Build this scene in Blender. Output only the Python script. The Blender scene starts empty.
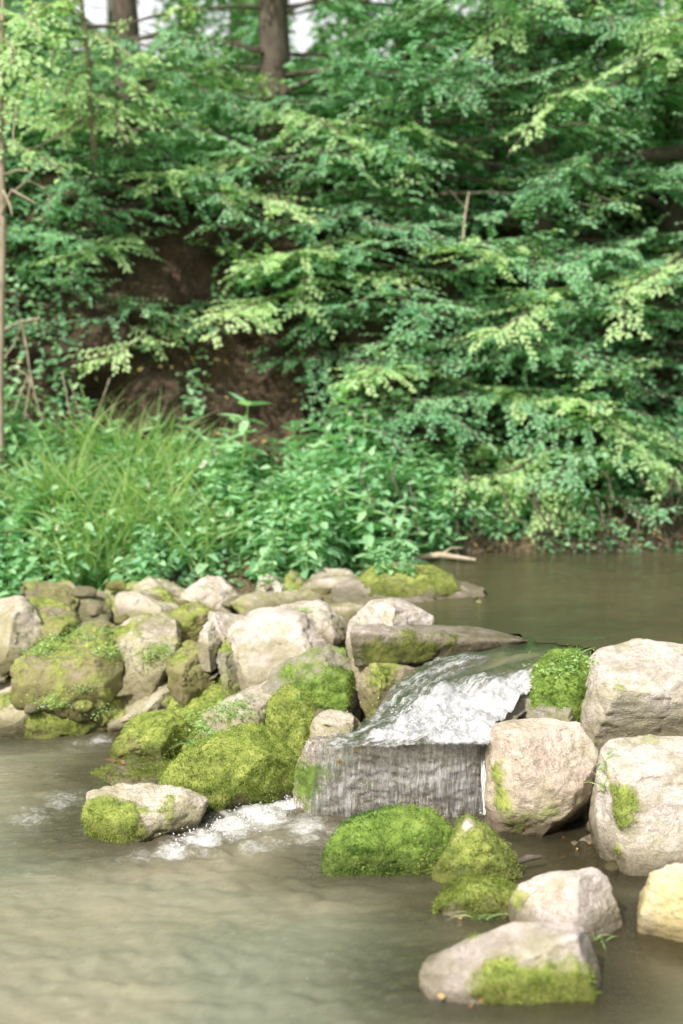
import bpy, bmesh, math, time
import numpy as np
from mathutils import Vector, Matrix, kdtree
T0 = time.time()
sc = bpy.context.scene
COL = sc.collection
rng = np.random.default_rng(7)

# ------------------------------------------------------------------ camera
CAM = np.array([0.0, 0.0, 1.6]); F = 1024 / 36 * 50; PITCH = math.atan(182 / F)
SP, CP = math.sin(PITCH), math.cos(PITCH)
cam_d = bpy.data.cameras.new("camera"); cam = bpy.data.objects.new("camera", cam_d); COL.objects.link(cam)
cam.location = CAM; cam.rotation_euler = (math.pi / 2 - PITCH, 0, 0)
cam_d.sensor_fit = 'VERTICAL'; cam_d.sensor_height = 36; cam_d.lens = 50
cam_d.clip_start = 0.05; cam_d.clip_end = 1500
cam_d.dof.use_dof = True; cam_d.dof.focus_distance = 4.75; cam_d.dof.aperture_fstop = 1.5
sc.camera = cam

def ray(px, py):
    a = (px - 341.5) / F; b = -(py - 512) / F
    return np.array([a, CP + SP * b, -SP + CP * b])
def at_z(px, py, z):
    d = ray(px, py); return CAM + d * ((z - 1.6) / d[2])
def at_y(px, py, Y):
    d = ray(px, py); return CAM + d * (Y / d[1])
def project(P):
    P = np.asarray(P) - CAM
    f = P[..., 1] * CP - P[..., 2] * SP; u = P[..., 1] * SP + P[..., 2] * CP
    return np.stack([341.5 + P[..., 0] / f * F, 512 - u / f * F], -1)

# ------------------------------------------------------------------ noise
def _hash(ix, iy, iz, s):
    h = (ix.astype(np.uint32) * np.uint32(374761393) + iy.astype(np.uint32) * np.uint32(668265263)
         + iz.astype(np.uint32) * np.uint32(2147483647 - 1274126177) + np.uint32(s * 974711 + 17))
    h = (h ^ (h >> np.uint32(13))) * np.uint32(1274126177)
    h = (h ^ (h >> np.uint32(16))) * np.uint32(2246822519)
    return ((h ^ (h >> np.uint32(15))) & np.uint32(0xFFFFFF)).astype(np.float64) / 16777215.0
def vnoise(P, scale=1.0, seed=0):
    with np.errstate(over='ignore'):
        p = np.asarray(P, float) * scale + 1000.37
        i = np.floor(p).astype(np.int64); f = p - i; f = f * f * f * (f * (f * 6 - 15) + 10)
        r = 0
        for dx in (0, 1):
            for dy in (0, 1):
                for dz in (0, 1):
                    w = (f[..., 0] if dx else 1 - f[..., 0]) * (f[..., 1] if dy else 1 - f[..., 1]) * (f[..., 2] if dz else 1 - f[..., 2])
                    r = r + w * _hash(i[..., 0] + dx, i[..., 1] + dy, i[..., 2] + dz, seed)
        return r
def fbm(P, scale, octs=4, seed=0, gain=.5):
    a = 1; t = 0; r = 0
    for k in range(octs):
        r = r + a * vnoise(P, scale * 2.03 ** k, seed + k * 7); t += a; a *= gain
    return r / t
def sstep(a, b, x):
    t = np.clip((x - a) / (b - a), 0, 1); return t * t * (3 - 2 * t)

# ------------------------------------------------------------------ mesh helpers
def make_mesh(name, V, Fc, mat=None, parent=None, smooth=True, attrs=None, mesh_only=False):
    """Fc: list of int arrays (n,3) or (n,4)"""
    if isinstance(Fc, np.ndarray): Fc = [Fc]
    me = bpy.data.meshes.new(name)
    V = np.asarray(V, np.float32)
    me.vertices.add(len(V)); me.vertices.foreach_set('co', V.ravel())
    li = np.concatenate([f.ravel() for f in Fc]).astype(np.int32)
    tot = np.concatenate([np.full(len(f), f.shape[1], np.int32) for f in Fc])
    st = np.concatenate([[0], np.cumsum(tot)[:-1]]).astype(np.int32)
    me.loops.add(len(li)); me.loops.foreach_set('vertex_index', li)
    me.polygons.add(len(tot)); me.polygons.foreach_set('loop_start', st)
    try: me.polygons.foreach_set('loop_total', tot)
    except Exception: pass
    me.polygons.foreach_set('use_smooth', np.full(len(tot), smooth))
    me.update(calc_edges=True)
    for k, v in (attrs or {}).items():
        a = me.attributes.new(k, 'FLOAT', 'POINT'); a.data.foreach_set('value', np.asarray(v, np.float32))
    if mat: me.materials.append(mat)
    if mesh_only: return me
    return link(name, me, parent)
def link(name, me, parent=None):
    o = bpy.data.objects.new(name, me); COL.objects.link(o)
    if parent: o.parent = parent
    return o
def tag(o, label=None, cat=None, group=None, kind=None):
    if label: o['label'] = label
    if cat: o['category'] = cat
    if group: o['group'] = group
    if kind: o['kind'] = kind
    return o
def empty(name, loc=(0, 0, 0), rz=0):
    o = bpy.data.objects.new(name, None); COL.objects.link(o); o.location = loc; o.rotation_euler = (0, 0, rz)
    o.empty_display_size = .05
    return o
def norm(v):
    v = np.asarray(v, float); return v / (np.linalg.norm(v, axis=-1, keepdims=True) + 1e-9)

class Geo:
    def __init__(s): s.V = []; s.F3 = []; s.F4 = []; s.n = 0; s.A = []
    def add(s, V, F, a=0.5):
        F = np.asarray(F) + s.n
        (s.F3 if F.shape[1] == 3 else s.F4).append(F)
        s.V.append(np.asarray(V)); s.n += len(V)
        s.A.append(np.full(len(V), a) if np.isscalar(a) else np.asarray(a))
    def faces(s): return [np.concatenate(f) for f in (s.F3, s.F4) if f]
    def build(s, name, mat, parent=None, smooth=True, mesh_only=False):
        return make_mesh(name, np.concatenate(s.V), s.faces(), mat, parent, smooth, {'rnd': np.concatenate(s.A)}, mesh_only)
    def tube(s, P, R, k=6, a=.5):
        P = np.asarray(P, float); n = len(P); R = np.broadcast_to(R, (n,))
        T = norm(np.gradient(P, axis=0)); ref = np.array([.31, .17, .93]) if abs(T[0][2]) < .9 else np.array([1, .1, 0.])
        U = norm(np.cross(T, ref)); W = np.cross(T, U)
        th = np.arange(k) / k * 2 * np.pi
        V = P[:, None] + R[:, None, None] * (np.cos(th)[None, :, None] * U[:, None] + np.sin(th)[None, :, None] * W[:, None])
        i = np.arange(n - 1)[:, None]; j = np.arange(k)[None]; j2 = (j + 1) % k
        Fq = np.stack(np.broadcast_arrays(i * k + j, i * k + j2, (i + 1) * k + j2, (i + 1) * k + j), -1).reshape(-1, 4)
        s.add(V.reshape(-1, 3), Fq, a)
    def leaves(s, P, D, N, L, W, fold=.25, a=None, droop=0.15):
        """6-vertex folded leaves along D with normal N"""
        n = len(P); D = norm(D); S = norm(np.cross(D, N)); N = np.cross(S, D)
        L = np.broadcast_to(L, (n,))[:, None]; W = np.broadcast_to(W, (n,))[:, None]
        def pt(l, w, h): return P + D * L * l + S * W * w + N * (W * h)
        V = np.stack([pt(0, 0, 0), pt(.32, .5, fold * .5), pt(.72, .36, fold * .3 - droop), pt(1, 0, -droop * 2.2),
                      pt(.72, -.36, fold * .3 - droop), pt(.32, -.5, fold * .5)], 1)
        b = np.arange(n)[:, None] * 6
        Fq = np.concatenate([b + np.array([0, 1, 2, 3]), b + np.array([0, 3, 4, 5])])
        if a is None: a = rng.random(n)
        s.add(V.reshape(-1, 3), Fq, np.repeat(a, 6))
    def blades(s, P, D, L, W, bend=.5, seg=4, a=None):
        n = len(P); D = norm(D)
        side = norm(np.cross(D, rng.normal(size=(n, 3)))); out = norm(D * [1, 1, .0] + 1e-4)
        t = np.linspace(0, 1, seg + 1)
        L = np.broadcast_to(L, (n,)); W = np.broadcast_to(W, (n,)); bend = np.broadcast_to(bend, (n,))
        c = P[:, None] + D[:, None] * (t[None, :, None] * L[:, None, None]) + (out * [1, 1, 0] * .5 - [0, 0, 1])[:, None] * ((t ** 2)[None, :, None] * (L * bend)[:, None, None])
        w = (1 - t ** 2)[None, :, None] * W[:, None, None] * .5 + .0002
        V = np.stack([c - side[:, None] * w, c + side[:, None] * w], 2).reshape(-1, 3)
        b = np.arange(n)[:, None] * (2 * (seg + 1)); k = np.arange(seg)[None] * 2
        Fq = np.stack([b + k, b + k + 1, b + k + 3, b + k + 2], -1).reshape(-1, 4)
        if a is None: a = rng.random(n)
        s.add(V, Fq, np.repeat(a, 2 * (seg + 1)))

# ------------------------------------------------------------------ materials
class N:
    def __init__(s, name):
        s.m = bpy.data.materials.new(name); s.m.use_nodes = True; s.t = s.m.node_tree; s.t.nodes.clear()
        s.out = s.t.nodes.new('ShaderNodeOutputMaterial')
    def n(s, ty, ins=None, **kw):
        x = s.t.nodes.new('ShaderNode' + ty)
        for k, v in kw.items(): setattr(x, k, v)
        for k, v in (ins or {}).items(): s.set(x, k, v)
        return x
    def set(s, x, k, v):
        sock = x.inputs[k]
        if isinstance(v, bpy.types.NodeSocket): s.t.links.new(v, sock)
        elif isinstance(v, bpy.types.Node): s.t.links.new(v.outputs[0], sock)
        else: sock.default_value = v
    def attr(s, name): return s.n('Attribute', attribute_name=name).outputs['Fac']
    def pos(s): return s.n('NewGeometry').outputs['Position']
    def noise(s, vec, scale, detail=4, rough=.55, out='Fac', dist=0):
        return s.n('TexNoise', {'Vector': vec, 'Scale': scale, 'Detail': detail, 'Roughness': rough, 'Distortion': dist}).outputs[out]
    def math(s, op, a, b=0.5, c=0.5, clamp=False):
        return s.n('Math', {0: a, 1: b, 2: c}, operation=op, use_clamp=clamp).outputs[0]
    def ramp(s, fac, stops, mode='LINEAR'):
        x = s.n('ValToRGB', {'Fac': fac}); e = x.color_ramp.elements; x.color_ramp.interpolation = mode
        while len(e) < len(stops): e.new(.5)
        for i, (p, c) in enumerate(stops):
            e[i].position = p; e[i].color = (c, c, c, 1) if np.isscalar(c) else (*c, 1)
        return x.outputs['Color']
    def mix(s, f, a, b, mode='MIX'):
        x = s.n('Mix', data_type='RGBA', blend_type=mode)
        for k, v in ((0, f), (6, a), (7, b)):
            if isinstance(v, tuple) and len(v) == 3: v = (*v, 1)
            s.set(x, k, v)
        return x.outputs[2]
    def maprange(s, v, a, b, c=0, d=1):
        return s.n('MapRange', {0: v, 1: a, 2: b, 3: c, 4: d}, interpolation_type='SMOOTHSTEP').outputs[0]
    def scalevec(s, v, sc3): return s.n('Mapping', {'Vector': v, 'Scale': sc3}).outputs[0]
    def bump(s, h, strength=.5, dist=.01, nrm=None):
        i = {'Height': h, 'Strength': strength, 'Distance': dist}
        if nrm is not None: i['Normal'] = nrm
        return s.n('Bump', i).outputs[0]
    def done(s, sh): s.set(s.out, 'Surface', sh); return s.m

def rock_material(name, lo, hi, film=(.25, .25, .085), filmamt=.5, streak=False):
    m = N(name); p = m.pos(); oi = m.n('ObjectInfo').outputs['Random']
    off = m.n('VectorMath', {0: p, 1: m.n('CombineXYZ', {0: m.math('MULTIPLY', oi, 17.0), 1: m.math('MULTIPLY', oi, 9.0), 2: 0.0})}, operation='ADD').outputs[0]
    n1 = m.noise(off, 5, 6, .6); n2 = m.noise(off, 34, 5, .65); n3 = m.noise(off, 190, 3, .7)
    base = m.ramp(n1, [(.33, lo), (.62, hi)])
    base = m.mix(m.maprange(n2, .38, .66, .0, .55), base, tuple(c * 1.25 for c in hi))
    base = m.mix(m.maprange(n3, .42, .62, .42, 0), base, tuple(c * .45 for c in lo))
    # dark pits and veins
    lowa = m.attr('low')
    n0 = m.noise(off, 2.3, 5, .65, dist=.5)
    base = m.mix(m.maprange(n0, .50, .66, 0, .6), base, tuple(c * .62 for c in lo))
    vo = m.n('TexVoronoi', {'Vector': m.n('VectorMath', {0: off, 1: m.n('TexNoise', {'Vector': off, 'Scale': 6.0}).outputs['Color']}, operation='ADD').outputs[0], 'Scale': 3.2}, feature='DISTANCE_TO_EDGE').outputs['Distance']
    base = m.mix(m.math('MULTIPLY', m.maprange(vo, 0, .014, .7, 0), m.maprange(m.noise(off, 4, 3), .52, .62)), base, (.08, .06, .04))
    # pale lichen spots
    v2 = m.n('TexVoronoi', {'Vector': off, 'Scale': 42.0, 'Randomness': 1.0}).outputs['Distance']
    lich = m.math('MULTIPLY', m.maprange(v2, .16, .26, 1, 0), m.maprange(m.noise(off, 9, 4), .52, .66))
    base = m.mix(m.math('MULTIPLY', lich, .6), base, (.55, .55, .46))
    # green algae film
    base = m.mix(m.math('MULTIPLY', m.maprange(m.math('ADD', m.noise(off, 7, 6, .7), m.math('ADD', m.math('MULTIPLY', lowa, .16), m.math('MULTIPLY', m.attr('moss'), .55))), .46, .66), filmamt), base, film)
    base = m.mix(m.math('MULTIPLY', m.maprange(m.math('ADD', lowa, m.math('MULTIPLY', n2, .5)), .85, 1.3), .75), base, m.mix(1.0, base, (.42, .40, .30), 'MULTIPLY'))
    if streak:
        sv = m.scalevec(p, (55, 55, 5)); ns = m.noise(sv, 1, 6, .72, dist=1.1)
        base = m.mix(m.maprange(ns, .36, .48, .8, 0), base, (.05, .048, .038))
        base = m.mix(m.math('MULTIPLY', m.maprange(ns, .52, .62, 0, .95), 1), base, (.80, .79, .76))
    moss = m.attr('moss')
    mdk = m.attr('mossdark')
    mc = m.ramp(m.noise(off, 16, 6, .7), [(.30, (.09, .12, .03)), (.47, (.27, .34, .07)), (.66, (.50, .55, .15))])
    mc = m.mix(mdk, mc, m.mix(1.0, mc, (.66, .86, .70), 'MULTIPLY'))
    base = m.mix(moss, base, mc)
    wet = m.attr('wet')
    base = m.mix(m.math('MULTIPLY', wet, .72), base, m.mix(1.0, base, (.24, .21, .17), 'MULTIPLY'))
    hgt = m.math('ADD', m.math('MULTIPLY', n2, .8), m.math('MULTIPLY', n3, .35))
    st_ = m.noise(m.scalevec(off, (3, 3, 8)), 2.2, 5, .7, dist=.8); nb = m.bump(m.math('ADD', hgt, m.math('MULTIPLY', st_, .8)), 1.0, .014)
    base = m.mix(m.maprange(st_, .28, .42, .40, 0), base, tuple(c * .38 for c in lo))
    nb = m.bump(m.math('MULTIPLY', m.noise(off, 240, 2, .7), moss), .8, .008, nb)
    rough = m.math('SUBTRACT', .88, m.math('MULTIPLY', wet, .6))
    b = m.n('BsdfPrincipled', {'Base Color': base, 'Roughness': rough, 'Normal': nb, 'Specular IOR Level': .35})
    return m.done(b)

M = {}
M['pale'] = rock_material('pale_sandstone', (.46, .40, .355), (.80, .725, .67), filmamt=.48)
M['tan'] = rock_material('tan_sandstone', (.36, .315, .25), (.68, .61, .51), filmamt=.55)
M['brown'] = rock_material('brown_mossy_stone', (.20, .165, .11), (.42, .36, .26), filmamt=.75)
M['grey'] = rock_material('grey_stone', (.20, .19, .16), (.44, .41, .36), filmamt=.5)
M['rosy'] = rock_material('rosy_brown_sandstone', (.42, .33, .26), (.80, .69, .59), filmamt=.4)
M['warm'] = rock_material('yellow_stone', (.60, .50, .32), (.85, .78, .60), film=(.60, .52, .17), filmamt=.5)  # the stone's own yellow tone, with a yellow film
M['wetrock'] = rock_material('wet_streaked_stone', (.26, .235, .20), (.58, .51, .44), filmamt=.3, streak=True)

def tuft_material(name, stops, transl=.5):
    m = N(name); r = m.attr('rnd'); nz = m.noise(m.pos(), 16, 5, .7)
    c = m.ramp(m.math('ADD', m.math('MULTIPLY', r, .12), m.math('ADD', m.math('MULTIPLY', nz, .42), m.math('MULTIPLY', m.noise(m.pos(), 4.5, 4, .6), .48))), stops)
    d = m.n('BsdfDiffuse', {'Color': c}); t = m.n('BsdfTranslucent', {'Color': c})
    return m.done(m.n('MixShader', {0: transl, 1: d, 2: t}))
M['moss'] = tuft_material('moss_green', [(.38, (.17, .15, .06)), (.46, (.13, .20, .035)), (.55, (.36, .49, .09)), (.68, (.68, .76, .23))])
M['moss_dark'] = tuft_material('moss_dark_green', [(.44, (.05, .15, .035)), (.54, (.26, .38, .08)), (.63, (.62, .66, .20))])
M['moss_olive'] = tuft_material('moss_olive', [(.40, (.15, .19, .06)), (.55, (.36, .42, .14)), (.70, (.64, .66, .32))])
M['moss_yellow'] = tuft_material('moss_yellow', [(.34, (.22, .22, .03)), (.55, (.46, .42, .06)), (.78, (.62, .55, .12))])

def leaf_material(name, c1, c2, c3, transl=.48, spec=.25, big=1.1):
    m = N(name); r = m.attr('rnd'); nz = m.noise(m.pos(), big, 3)
    c = m.ramp(m.math('ADD', m.math('MULTIPLY', r, .5), m.math('MULTIPLY', nz, .55)), [(.2, c1), (.5, c2), (.82, c3)])
    ct = m.mix(1.0, c, (1.25, 1.5, .75), 'MULTIPLY')
    d = m.n('BsdfPrincipled', {'Base Color': c, 'Roughness': .5, 'Specular IOR Level': spec})
    t = m.n('BsdfTranslucent', {'Color': ct})
    return m.done(m.n('MixShader', {0: transl, 1: d, 2: t}))
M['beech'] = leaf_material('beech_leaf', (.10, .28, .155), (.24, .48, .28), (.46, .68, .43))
M['beech_light'] = leaf_material('pale_sunlit_beech_leaf', (.28, .46, .20), (.44, .63, .32), (.62, .75, .40))  # paler leaf: sapling foliage, and sunlight painted into some beech sprays
M['far_leaf'] = leaf_material('far_woodland_leaf', (.09, .22, .11), (.17, .34, .17), (.30, .48, .24), big=.4)
M['conifer'] = leaf_material('dark_conifer_leaf', (.025, .09, .05), (.05, .14, .07), (.09, .20, .10), .25, big=.4)
M['herb'] = leaf_material('herb_leaf', (.13, .33, .17), (.26, .50, .28), (.46, .68, .40), .35, .35, 1.6)
M['herb_light'] = leaf_material('pale_herb_leaf', (.18, .34, .12), (.32, .48, .18), (.50, .62, .30), .35, .3, 1.6)
M['grass'] = leaf_material('grass_blade', (.16, .33, .11), (.33, .49, .20), (.58, .64, .33), .4, .2, 1.6)
M['flower'] = leaf_material('pale_petal', (.62, .55, .58), (.75, .70, .70), (.85, .82, .80), .3, .2)

def bark_material(name, c1, c2, sc=9):
    m = N(name); p = m.pos(); v = m.scalevec(p, (1, 1, .25)); n1 = m.noise(v, sc * 4, 5, .7); n2 = m.noise(p, sc * .6, 4)
    c = m.ramp(n1, [(.3, c1), (.7, c2)]); c = m.mix(m.maprange(n2, .5, .7, 0, .6), c, (.09, .11, .05))
    return m.done(m.n('BsdfPrincipled', {'Base Color': c, 'Roughness': .9, 'Normal': m.bump(n1, .8, .01)}))
M['bark'] = bark_material('dark_bark', (.05, .04, .03), (.16, .13, .10))
M['bark_pale'] = bark_material('pale_bark', (.22, .18, .13), (.42, .36, .27))
M['bark_grey'] = bark_material('grey_bark', (.12, .11, .09), (.28, .26, .22))
M['deadwood'] = bark_material('bleached_dead_wood', (.30, .25, .18), (.55, .47, .36))

# ------------------------------------------------------------------ terrain
ZP = .42                                      # upper pool level; lower pool is z = 0
TX = [-60, -12, -3, -1.05, -.9, -.72, -.45, -.1, .5, .8, 1.2, 3, 12, 60]
TY = [5.9, 6.0, 5.8, 5.55, 4.85, 4.6, 4.75, 4.85, 4.8, 4.6, 4.35, 4.7, 5, 5]
def toe(x): return np.interp(x, TX, TY)
def bank(x): return np.interp(x, [-60, -3, -1, -.1, .2, .8, 3, 60], [6.4, 6.55, 6.75, 6.9, 7.15, 7.35, 7.5, 7.8])
def height(x, y):
    P = np.stack([x, y, np.zeros_like(x)], -1)
    d = y - toe(x)
    left = sstep(.42, .12, x)
    z = -.34 + .32 * sstep(-.6, .05, d)
    z = z + .36 * left * sstep(.75, 1.9, d) + .20 * (1 - left) * sstep(0, .75, d) - .05 * left
    z = z - .10 * (1 - left) * sstep(.9, 1.6, d)
    b = y - bank(x)
    z = z + sstep(-.05, .25, b) * (.10 * left + .36 * (1 - left))
    s1 = .50 * np.clip(b / 1.5, 0, 1); s2 = 1.55 * sstep(1.0, 2.1, b); s3 = np.clip((b - 1.9) * .36, 0, 1.5)
    z = z + s1 + s2 + s3 + np.clip((y - 40) * .12, 0, 30)
    z = z + .09 * (fbm(P, 2.2, 4, 3) - .5) * sstep(-.1, .4, b) * 2 + .05 * (fbm(P, 7, 4, 9) - .5) * (1 + 2 * sstep(.3, 1, b))
    z = z + sstep(-5, -9, y) * 1.4 + sstep(14, 30, np.abs(x)) * 1.2 * sstep(6, 2, y)
    return z
def gaxis(segs):
    out = []
    for a, b, st in segs: out.append(np.arange(a, b, st))
    return np.unique(np.round(np.concatenate(out), 5))
xs = gaxis([(-600, -60, 60), (-60, -12, 4), (-12, -4, .5), (-4, 4, .035), (4, 12, .5), (12, 60, 4), (60, 601, 60)])
ys = gaxis([(-400, -40, 60), (-40, -8, 4), (-8, 2, .4), (2, 10.5, .035), (10.5, 16, .2), (16, 40, 2), (40, 120, 10), (120, 801, 80)])
X, Y = np.meshgrid(xs, ys); Z = height(X, Y)
# the earth cliff of the bank is rough: push it about horizontally too
PP = np.stack([X, Y, Z], -1); cl = sstep(.6, 1.0, Y - bank(X)) * sstep(3.2, 2.4, Y - bank(X))
PP[..., 1] += cl * (fbm(PP, 3.1, 4, 21) - .5) * .8; PP[..., 0] += cl * (fbm(PP, 4.3, 3, 33) - .5) * .3
def grid_faces(ny, nx):
    i = np.arange(ny - 1)[:, None] * nx + np.arange(nx - 1)[None]
    return np.stack([i, i + 1, i + nx + 1, i + nx], -1).reshape(-1, 4)
m = N('soil_and_streambed'); p = m.pos(); n1 = m.noise(p, 3, 6, .65); n2 = m.noise(p, 30, 5, .7); n3 = m.noise(p, 120, 3)
soil = m.ramp(n1, [(.3, (.03, .018, .011)), (.5, (.07, .042, .025)), (.7, (.13, .085, .052))])
soil = m.mix(m.maprange(n2, .4, .65, 0, .5), soil, (.13, .095, .06)); soil = m.mix(m.maprange(n2, .5, .3, 0, .6), soil, (.02, .013, .008))
grav = m.n('TexVoronoi', {'Vector': p, 'Scale': 70.0}); gcol = m.ramp(m.n('SeparateColor', {0: grav.outputs['Color']}).outputs[0], [(0, (.13, .10, .06)), (.5, (.19, .15, .10)), (1, (.27, .22, .15))])
gcol = m.mix(m.maprange(grav.outputs['Distance'], .35, .6, 0, .8), gcol, (.05, .04, .025))
gcol = m.mix(m.maprange(n1, .45, .6, 0, .6), gcol, (.20, .15, .08))
zz = m.n('SeparateXYZ', {0: p}).outputs[2]
grass = m.ramp(n2, [(.3, (.03, .05, .015)), (.7, (.10, .13, .04))])
c = m.mix(m.maprange(zz, .42, .55), gcol, soil); c = m.mix(m.maprange(m.math('ADD', zz, m.math('MULTIPLY', n1, 1.2)), 3.0, 3.6), c, grass)
hh = m.math('ADD', m.math('MULTIPLY', n2, 1), m.math('MULTIPLY', grav.outputs['Distance'], -.6))
M['soil'] = m.done(m.n('BsdfPrincipled', {'Base Color': c, 'Roughness': .85, 'Normal': m.bump(hh, .9, .03)}))
ground = make_mesh('ground', PP.reshape(-1, 3), grid_faces(*X.shape), M['soil']); tag(ground, 'brown earth bank and gravelly stream bed', kind='structure')
print('terrain', time.time() - T0)

# ------------------------------------------------------------------ rocks
def edges_of(me):
    e = np.empty(len(me.edges) * 2, np.int32); me.edges.foreach_get('vertices', e); return e.reshape(-1, 2)
def coords(me):
    v = np.empty(len(me.vertices) * 3, np.float32); me.vertices.foreach_get('co', v); return v.reshape(-1, 3).astype(float)
def vnormals(me):
    v = np.empty(len(me.vertices) * 3, np.float32); me.vertex_normals.foreach_get('vector', v); return v.reshape(-1, 3).astype(float)
def laplace(V, E, it, f=.5):
    n = len(V); deg = np.bincount(E.ravel(), minlength=n)[:, None].clip(1)
    for _ in range(it):
        S = np.stack([np.bincount(E[:, 0], V[E[:, 1], k], n) + np.bincount(E[:, 1], V[E[:, 0], k], n) for k in range(3)], 1)
        V = V + f * (S / deg - V)
    return V
ROCKS = []; BASE = []
def build_rock(name, pts, mat, moss=.3, blobs=(), seed=0, rough=1.0, zwater=None, tuft='moss', density=1.0, chips=12, smooth=1, voxel=None, size=None, cuts=(), chipsize=1.0):
    bm = bmesh.new()
    for q in pts: bm.verts.new(q)
    res = bmesh.ops.convex_hull(bm, input=bm.verts)
    bmesh.ops.delete(bm, geom=list({g for g in res['geom_interior'] + res['geom_unused'] if isinstance(g, bmesh.types.BMVert)}), context='VERTS')
    me0 = bpy.data.meshes.new('tmp'); bm.to_mesh(me0); bm.free()
    V0 = coords(me0); ext = V0.max(0) - V0.min(0); S = float(np.sort(ext)[1:].mean()) if size is None else size
    o0 = bpy.data.objects.new('tmp', me0); COL.objects.link(o0)
    md = o0.modifiers.new('r', 'REMESH'); md.mode = 'VOXEL'; md.voxel_size = voxel or float(np.clip(S / 65, .006, .02))
    dg = bpy.context.evaluated_depsgraph_get(); me = bpy.data.meshes.new_from_object(o0.evaluated_get(dg))
    bpy.data.objects.remove(o0); bpy.data.meshes.remove(me0)
    r = np.random.default_rng(seed + 101)
    V = coords(me); E = edges_of(me); C = V.mean(0)
    # chipped facets
    Nn = vnormals(me)
    for (a_, b_, c_, fr) in cuts:
        n = norm(np.array([a_, b_, c_])); q_ = (V - C) @ n; ex = np.clip(q_ - q_.max() * fr, 0, None); V = V - n * ex[:, None]
    for k in range(chips):
        i = r.integers(len(V)); n = norm(Nn[i] + r.normal(size=3) * .40); dmax = ((V - C) @ n).max()
        cut = dmax - S * r.uniform(.02, .11) * chipsize; ex = np.clip((V - C) @ n - cut, 0, None); V = V - n * ex[:, None]
    V = laplace(V, E, smooth)
    me.vertices.foreach_set('co', V.astype(np.float32).ravel()); me.update(); Nn = vnormals(me)
    sd = seed * 13
    so = V + seed * 3.7
    d = S * .045 * (fbm(so, 2.2 / S, 2, sd) - .5) + S * .022 * (fbm(so * [1, 1, 2.2], 8 / S, 4, sd + 1) - .5) * 2 * rough
    rid = 1 - np.abs(2 * fbm(so * [1, 1, 1.8], 5 / S, 3, sd + 2) - 1); d -= S * .012 * rough * sstep(.90, .99, rid)
    d += .006 * (fbm(so, 45, 3, sd + 3) - .5)
    V = V + Nn * d[:, None]
    # layered stone steps
    me.vertices.foreach_set('co', V.astype(np.float32).ravel()); me.update(); Nn = vnormals(me)
    mk = fbm(so, 7, 6, sd + 5, .68) * 1.6 - .37 + .36 * (fbm(so, 38, 3, sd + 8) - .5) + .16 * Nn[:, 2] + (moss - .5) * 1.5
    pj = project(V); facing = ((CAM - V) * Nn).sum(1) > 0
    for (bx, by, br, bs) in blobs:
        dd = np.hypot(pj[:, 0] - bx, pj[:, 1] - by) + 1e3 * (~facing); i = dd.argmin(); c = V[i]
        rr = br * .88 / F * np.linalg.norm(c - CAM)
        mk += bs * np.exp(-(((V - c) / rr) ** 2).sum(1) * .55)
    mask = sstep(.40, .80, mk)
    V = V + Nn * (mask * (.001 + .011 * fbm(so, 26, 3, sd + 6)))[:, None]
    zw = 0.0 if zwater is None else zwater
    wet = sstep(.085, .02, V[:, 2] - zw - .04 * (fbm(so, 9, 3, 4) - .5)) if zw > -5 else 0 * V[:, 2]
    me.vertices.foreach_set('co', V.astype(np.float32).ravel()); me.update()
    me.polygons.foreach_set('use_smooth', np.ones(len(me.polygons), bool))
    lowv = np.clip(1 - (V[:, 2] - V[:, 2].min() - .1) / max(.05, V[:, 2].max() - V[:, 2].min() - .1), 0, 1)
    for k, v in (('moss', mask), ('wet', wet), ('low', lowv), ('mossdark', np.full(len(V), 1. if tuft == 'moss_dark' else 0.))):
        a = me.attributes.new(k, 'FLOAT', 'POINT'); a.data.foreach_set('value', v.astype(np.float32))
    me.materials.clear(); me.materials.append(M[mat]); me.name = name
    ob = link(name, me)
    low = V[np.abs(V[:, 2] - 0.0) < .02][::6]
    if len(low): BASE.append(low[:, :2])
    # fuzz of moss
    if density > 0 and mask.mean() > .02:
        npoly = len(me.polygons); ar = np.empty(npoly, np.float32); me.polygons.foreach_get('area', ar)
        cen = np.empty(npoly * 3, np.float32); me.polygons.foreach_get('center', cen); cen = cen.reshape(-1, 3).astype(float)
        pn = np.empty(npoly * 3, np.float32); me.polygons.foreach_get('normal', pn); pn = pn.reshape(-1, 3).astype(float)
        vi = np.empty(npoly * 4, np.int32)
        fl = np.empty(len(me.loops), np.int32); me.loops.foreach_get('vertex_index', fl)
        ls = np.empty(npoly, np.int32); me.polygons.foreach_get('loop_start', ls)
        w = ar * np.clip(mask[fl[ls]], 0, 1) ** 1.2
        w *= (((CAM - cen) * pn).sum(1) > -.9) * (cen[:, 2] > zw - .01)
        tot = w.sum(); cnt = int(min(26000, tot * 1e4 * 3.0 * density))
        if cnt > 60:
            idx = r.choice(npoly, cnt, p=w / tot)
            P = cen[idx] + r.normal(size=(cnt, 3)) * .004
            Dd = norm(pn[idx] * .8 + r.normal(size=(cnt, 3)) * .55 + [0, 0, .1])
            L = r.uniform(.004, .009, cnt) * (1 + .6 * (vnoise(P, 40, 3) > .6)); side = norm(np.cross(Dd, r.normal(size=(cnt, 3)))) * (r.uniform(.0010, .0022, cnt))[:, None]
            VV = np.stack([P - side, P + side, P + Dd * L[:, None] - [0, 0, .002]], 1).reshape(-1, 3)
            FF = np.arange(cnt * 3).reshape(-1, 3)
            mo_ = make_mesh('moss', VV, FF, M[tuft], ob, False, {'rnd': np.repeat(r.random(cnt), 3)}); mo_['kind'] = 'stuff'
    ROCKS.append(ob); return ob

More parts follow.
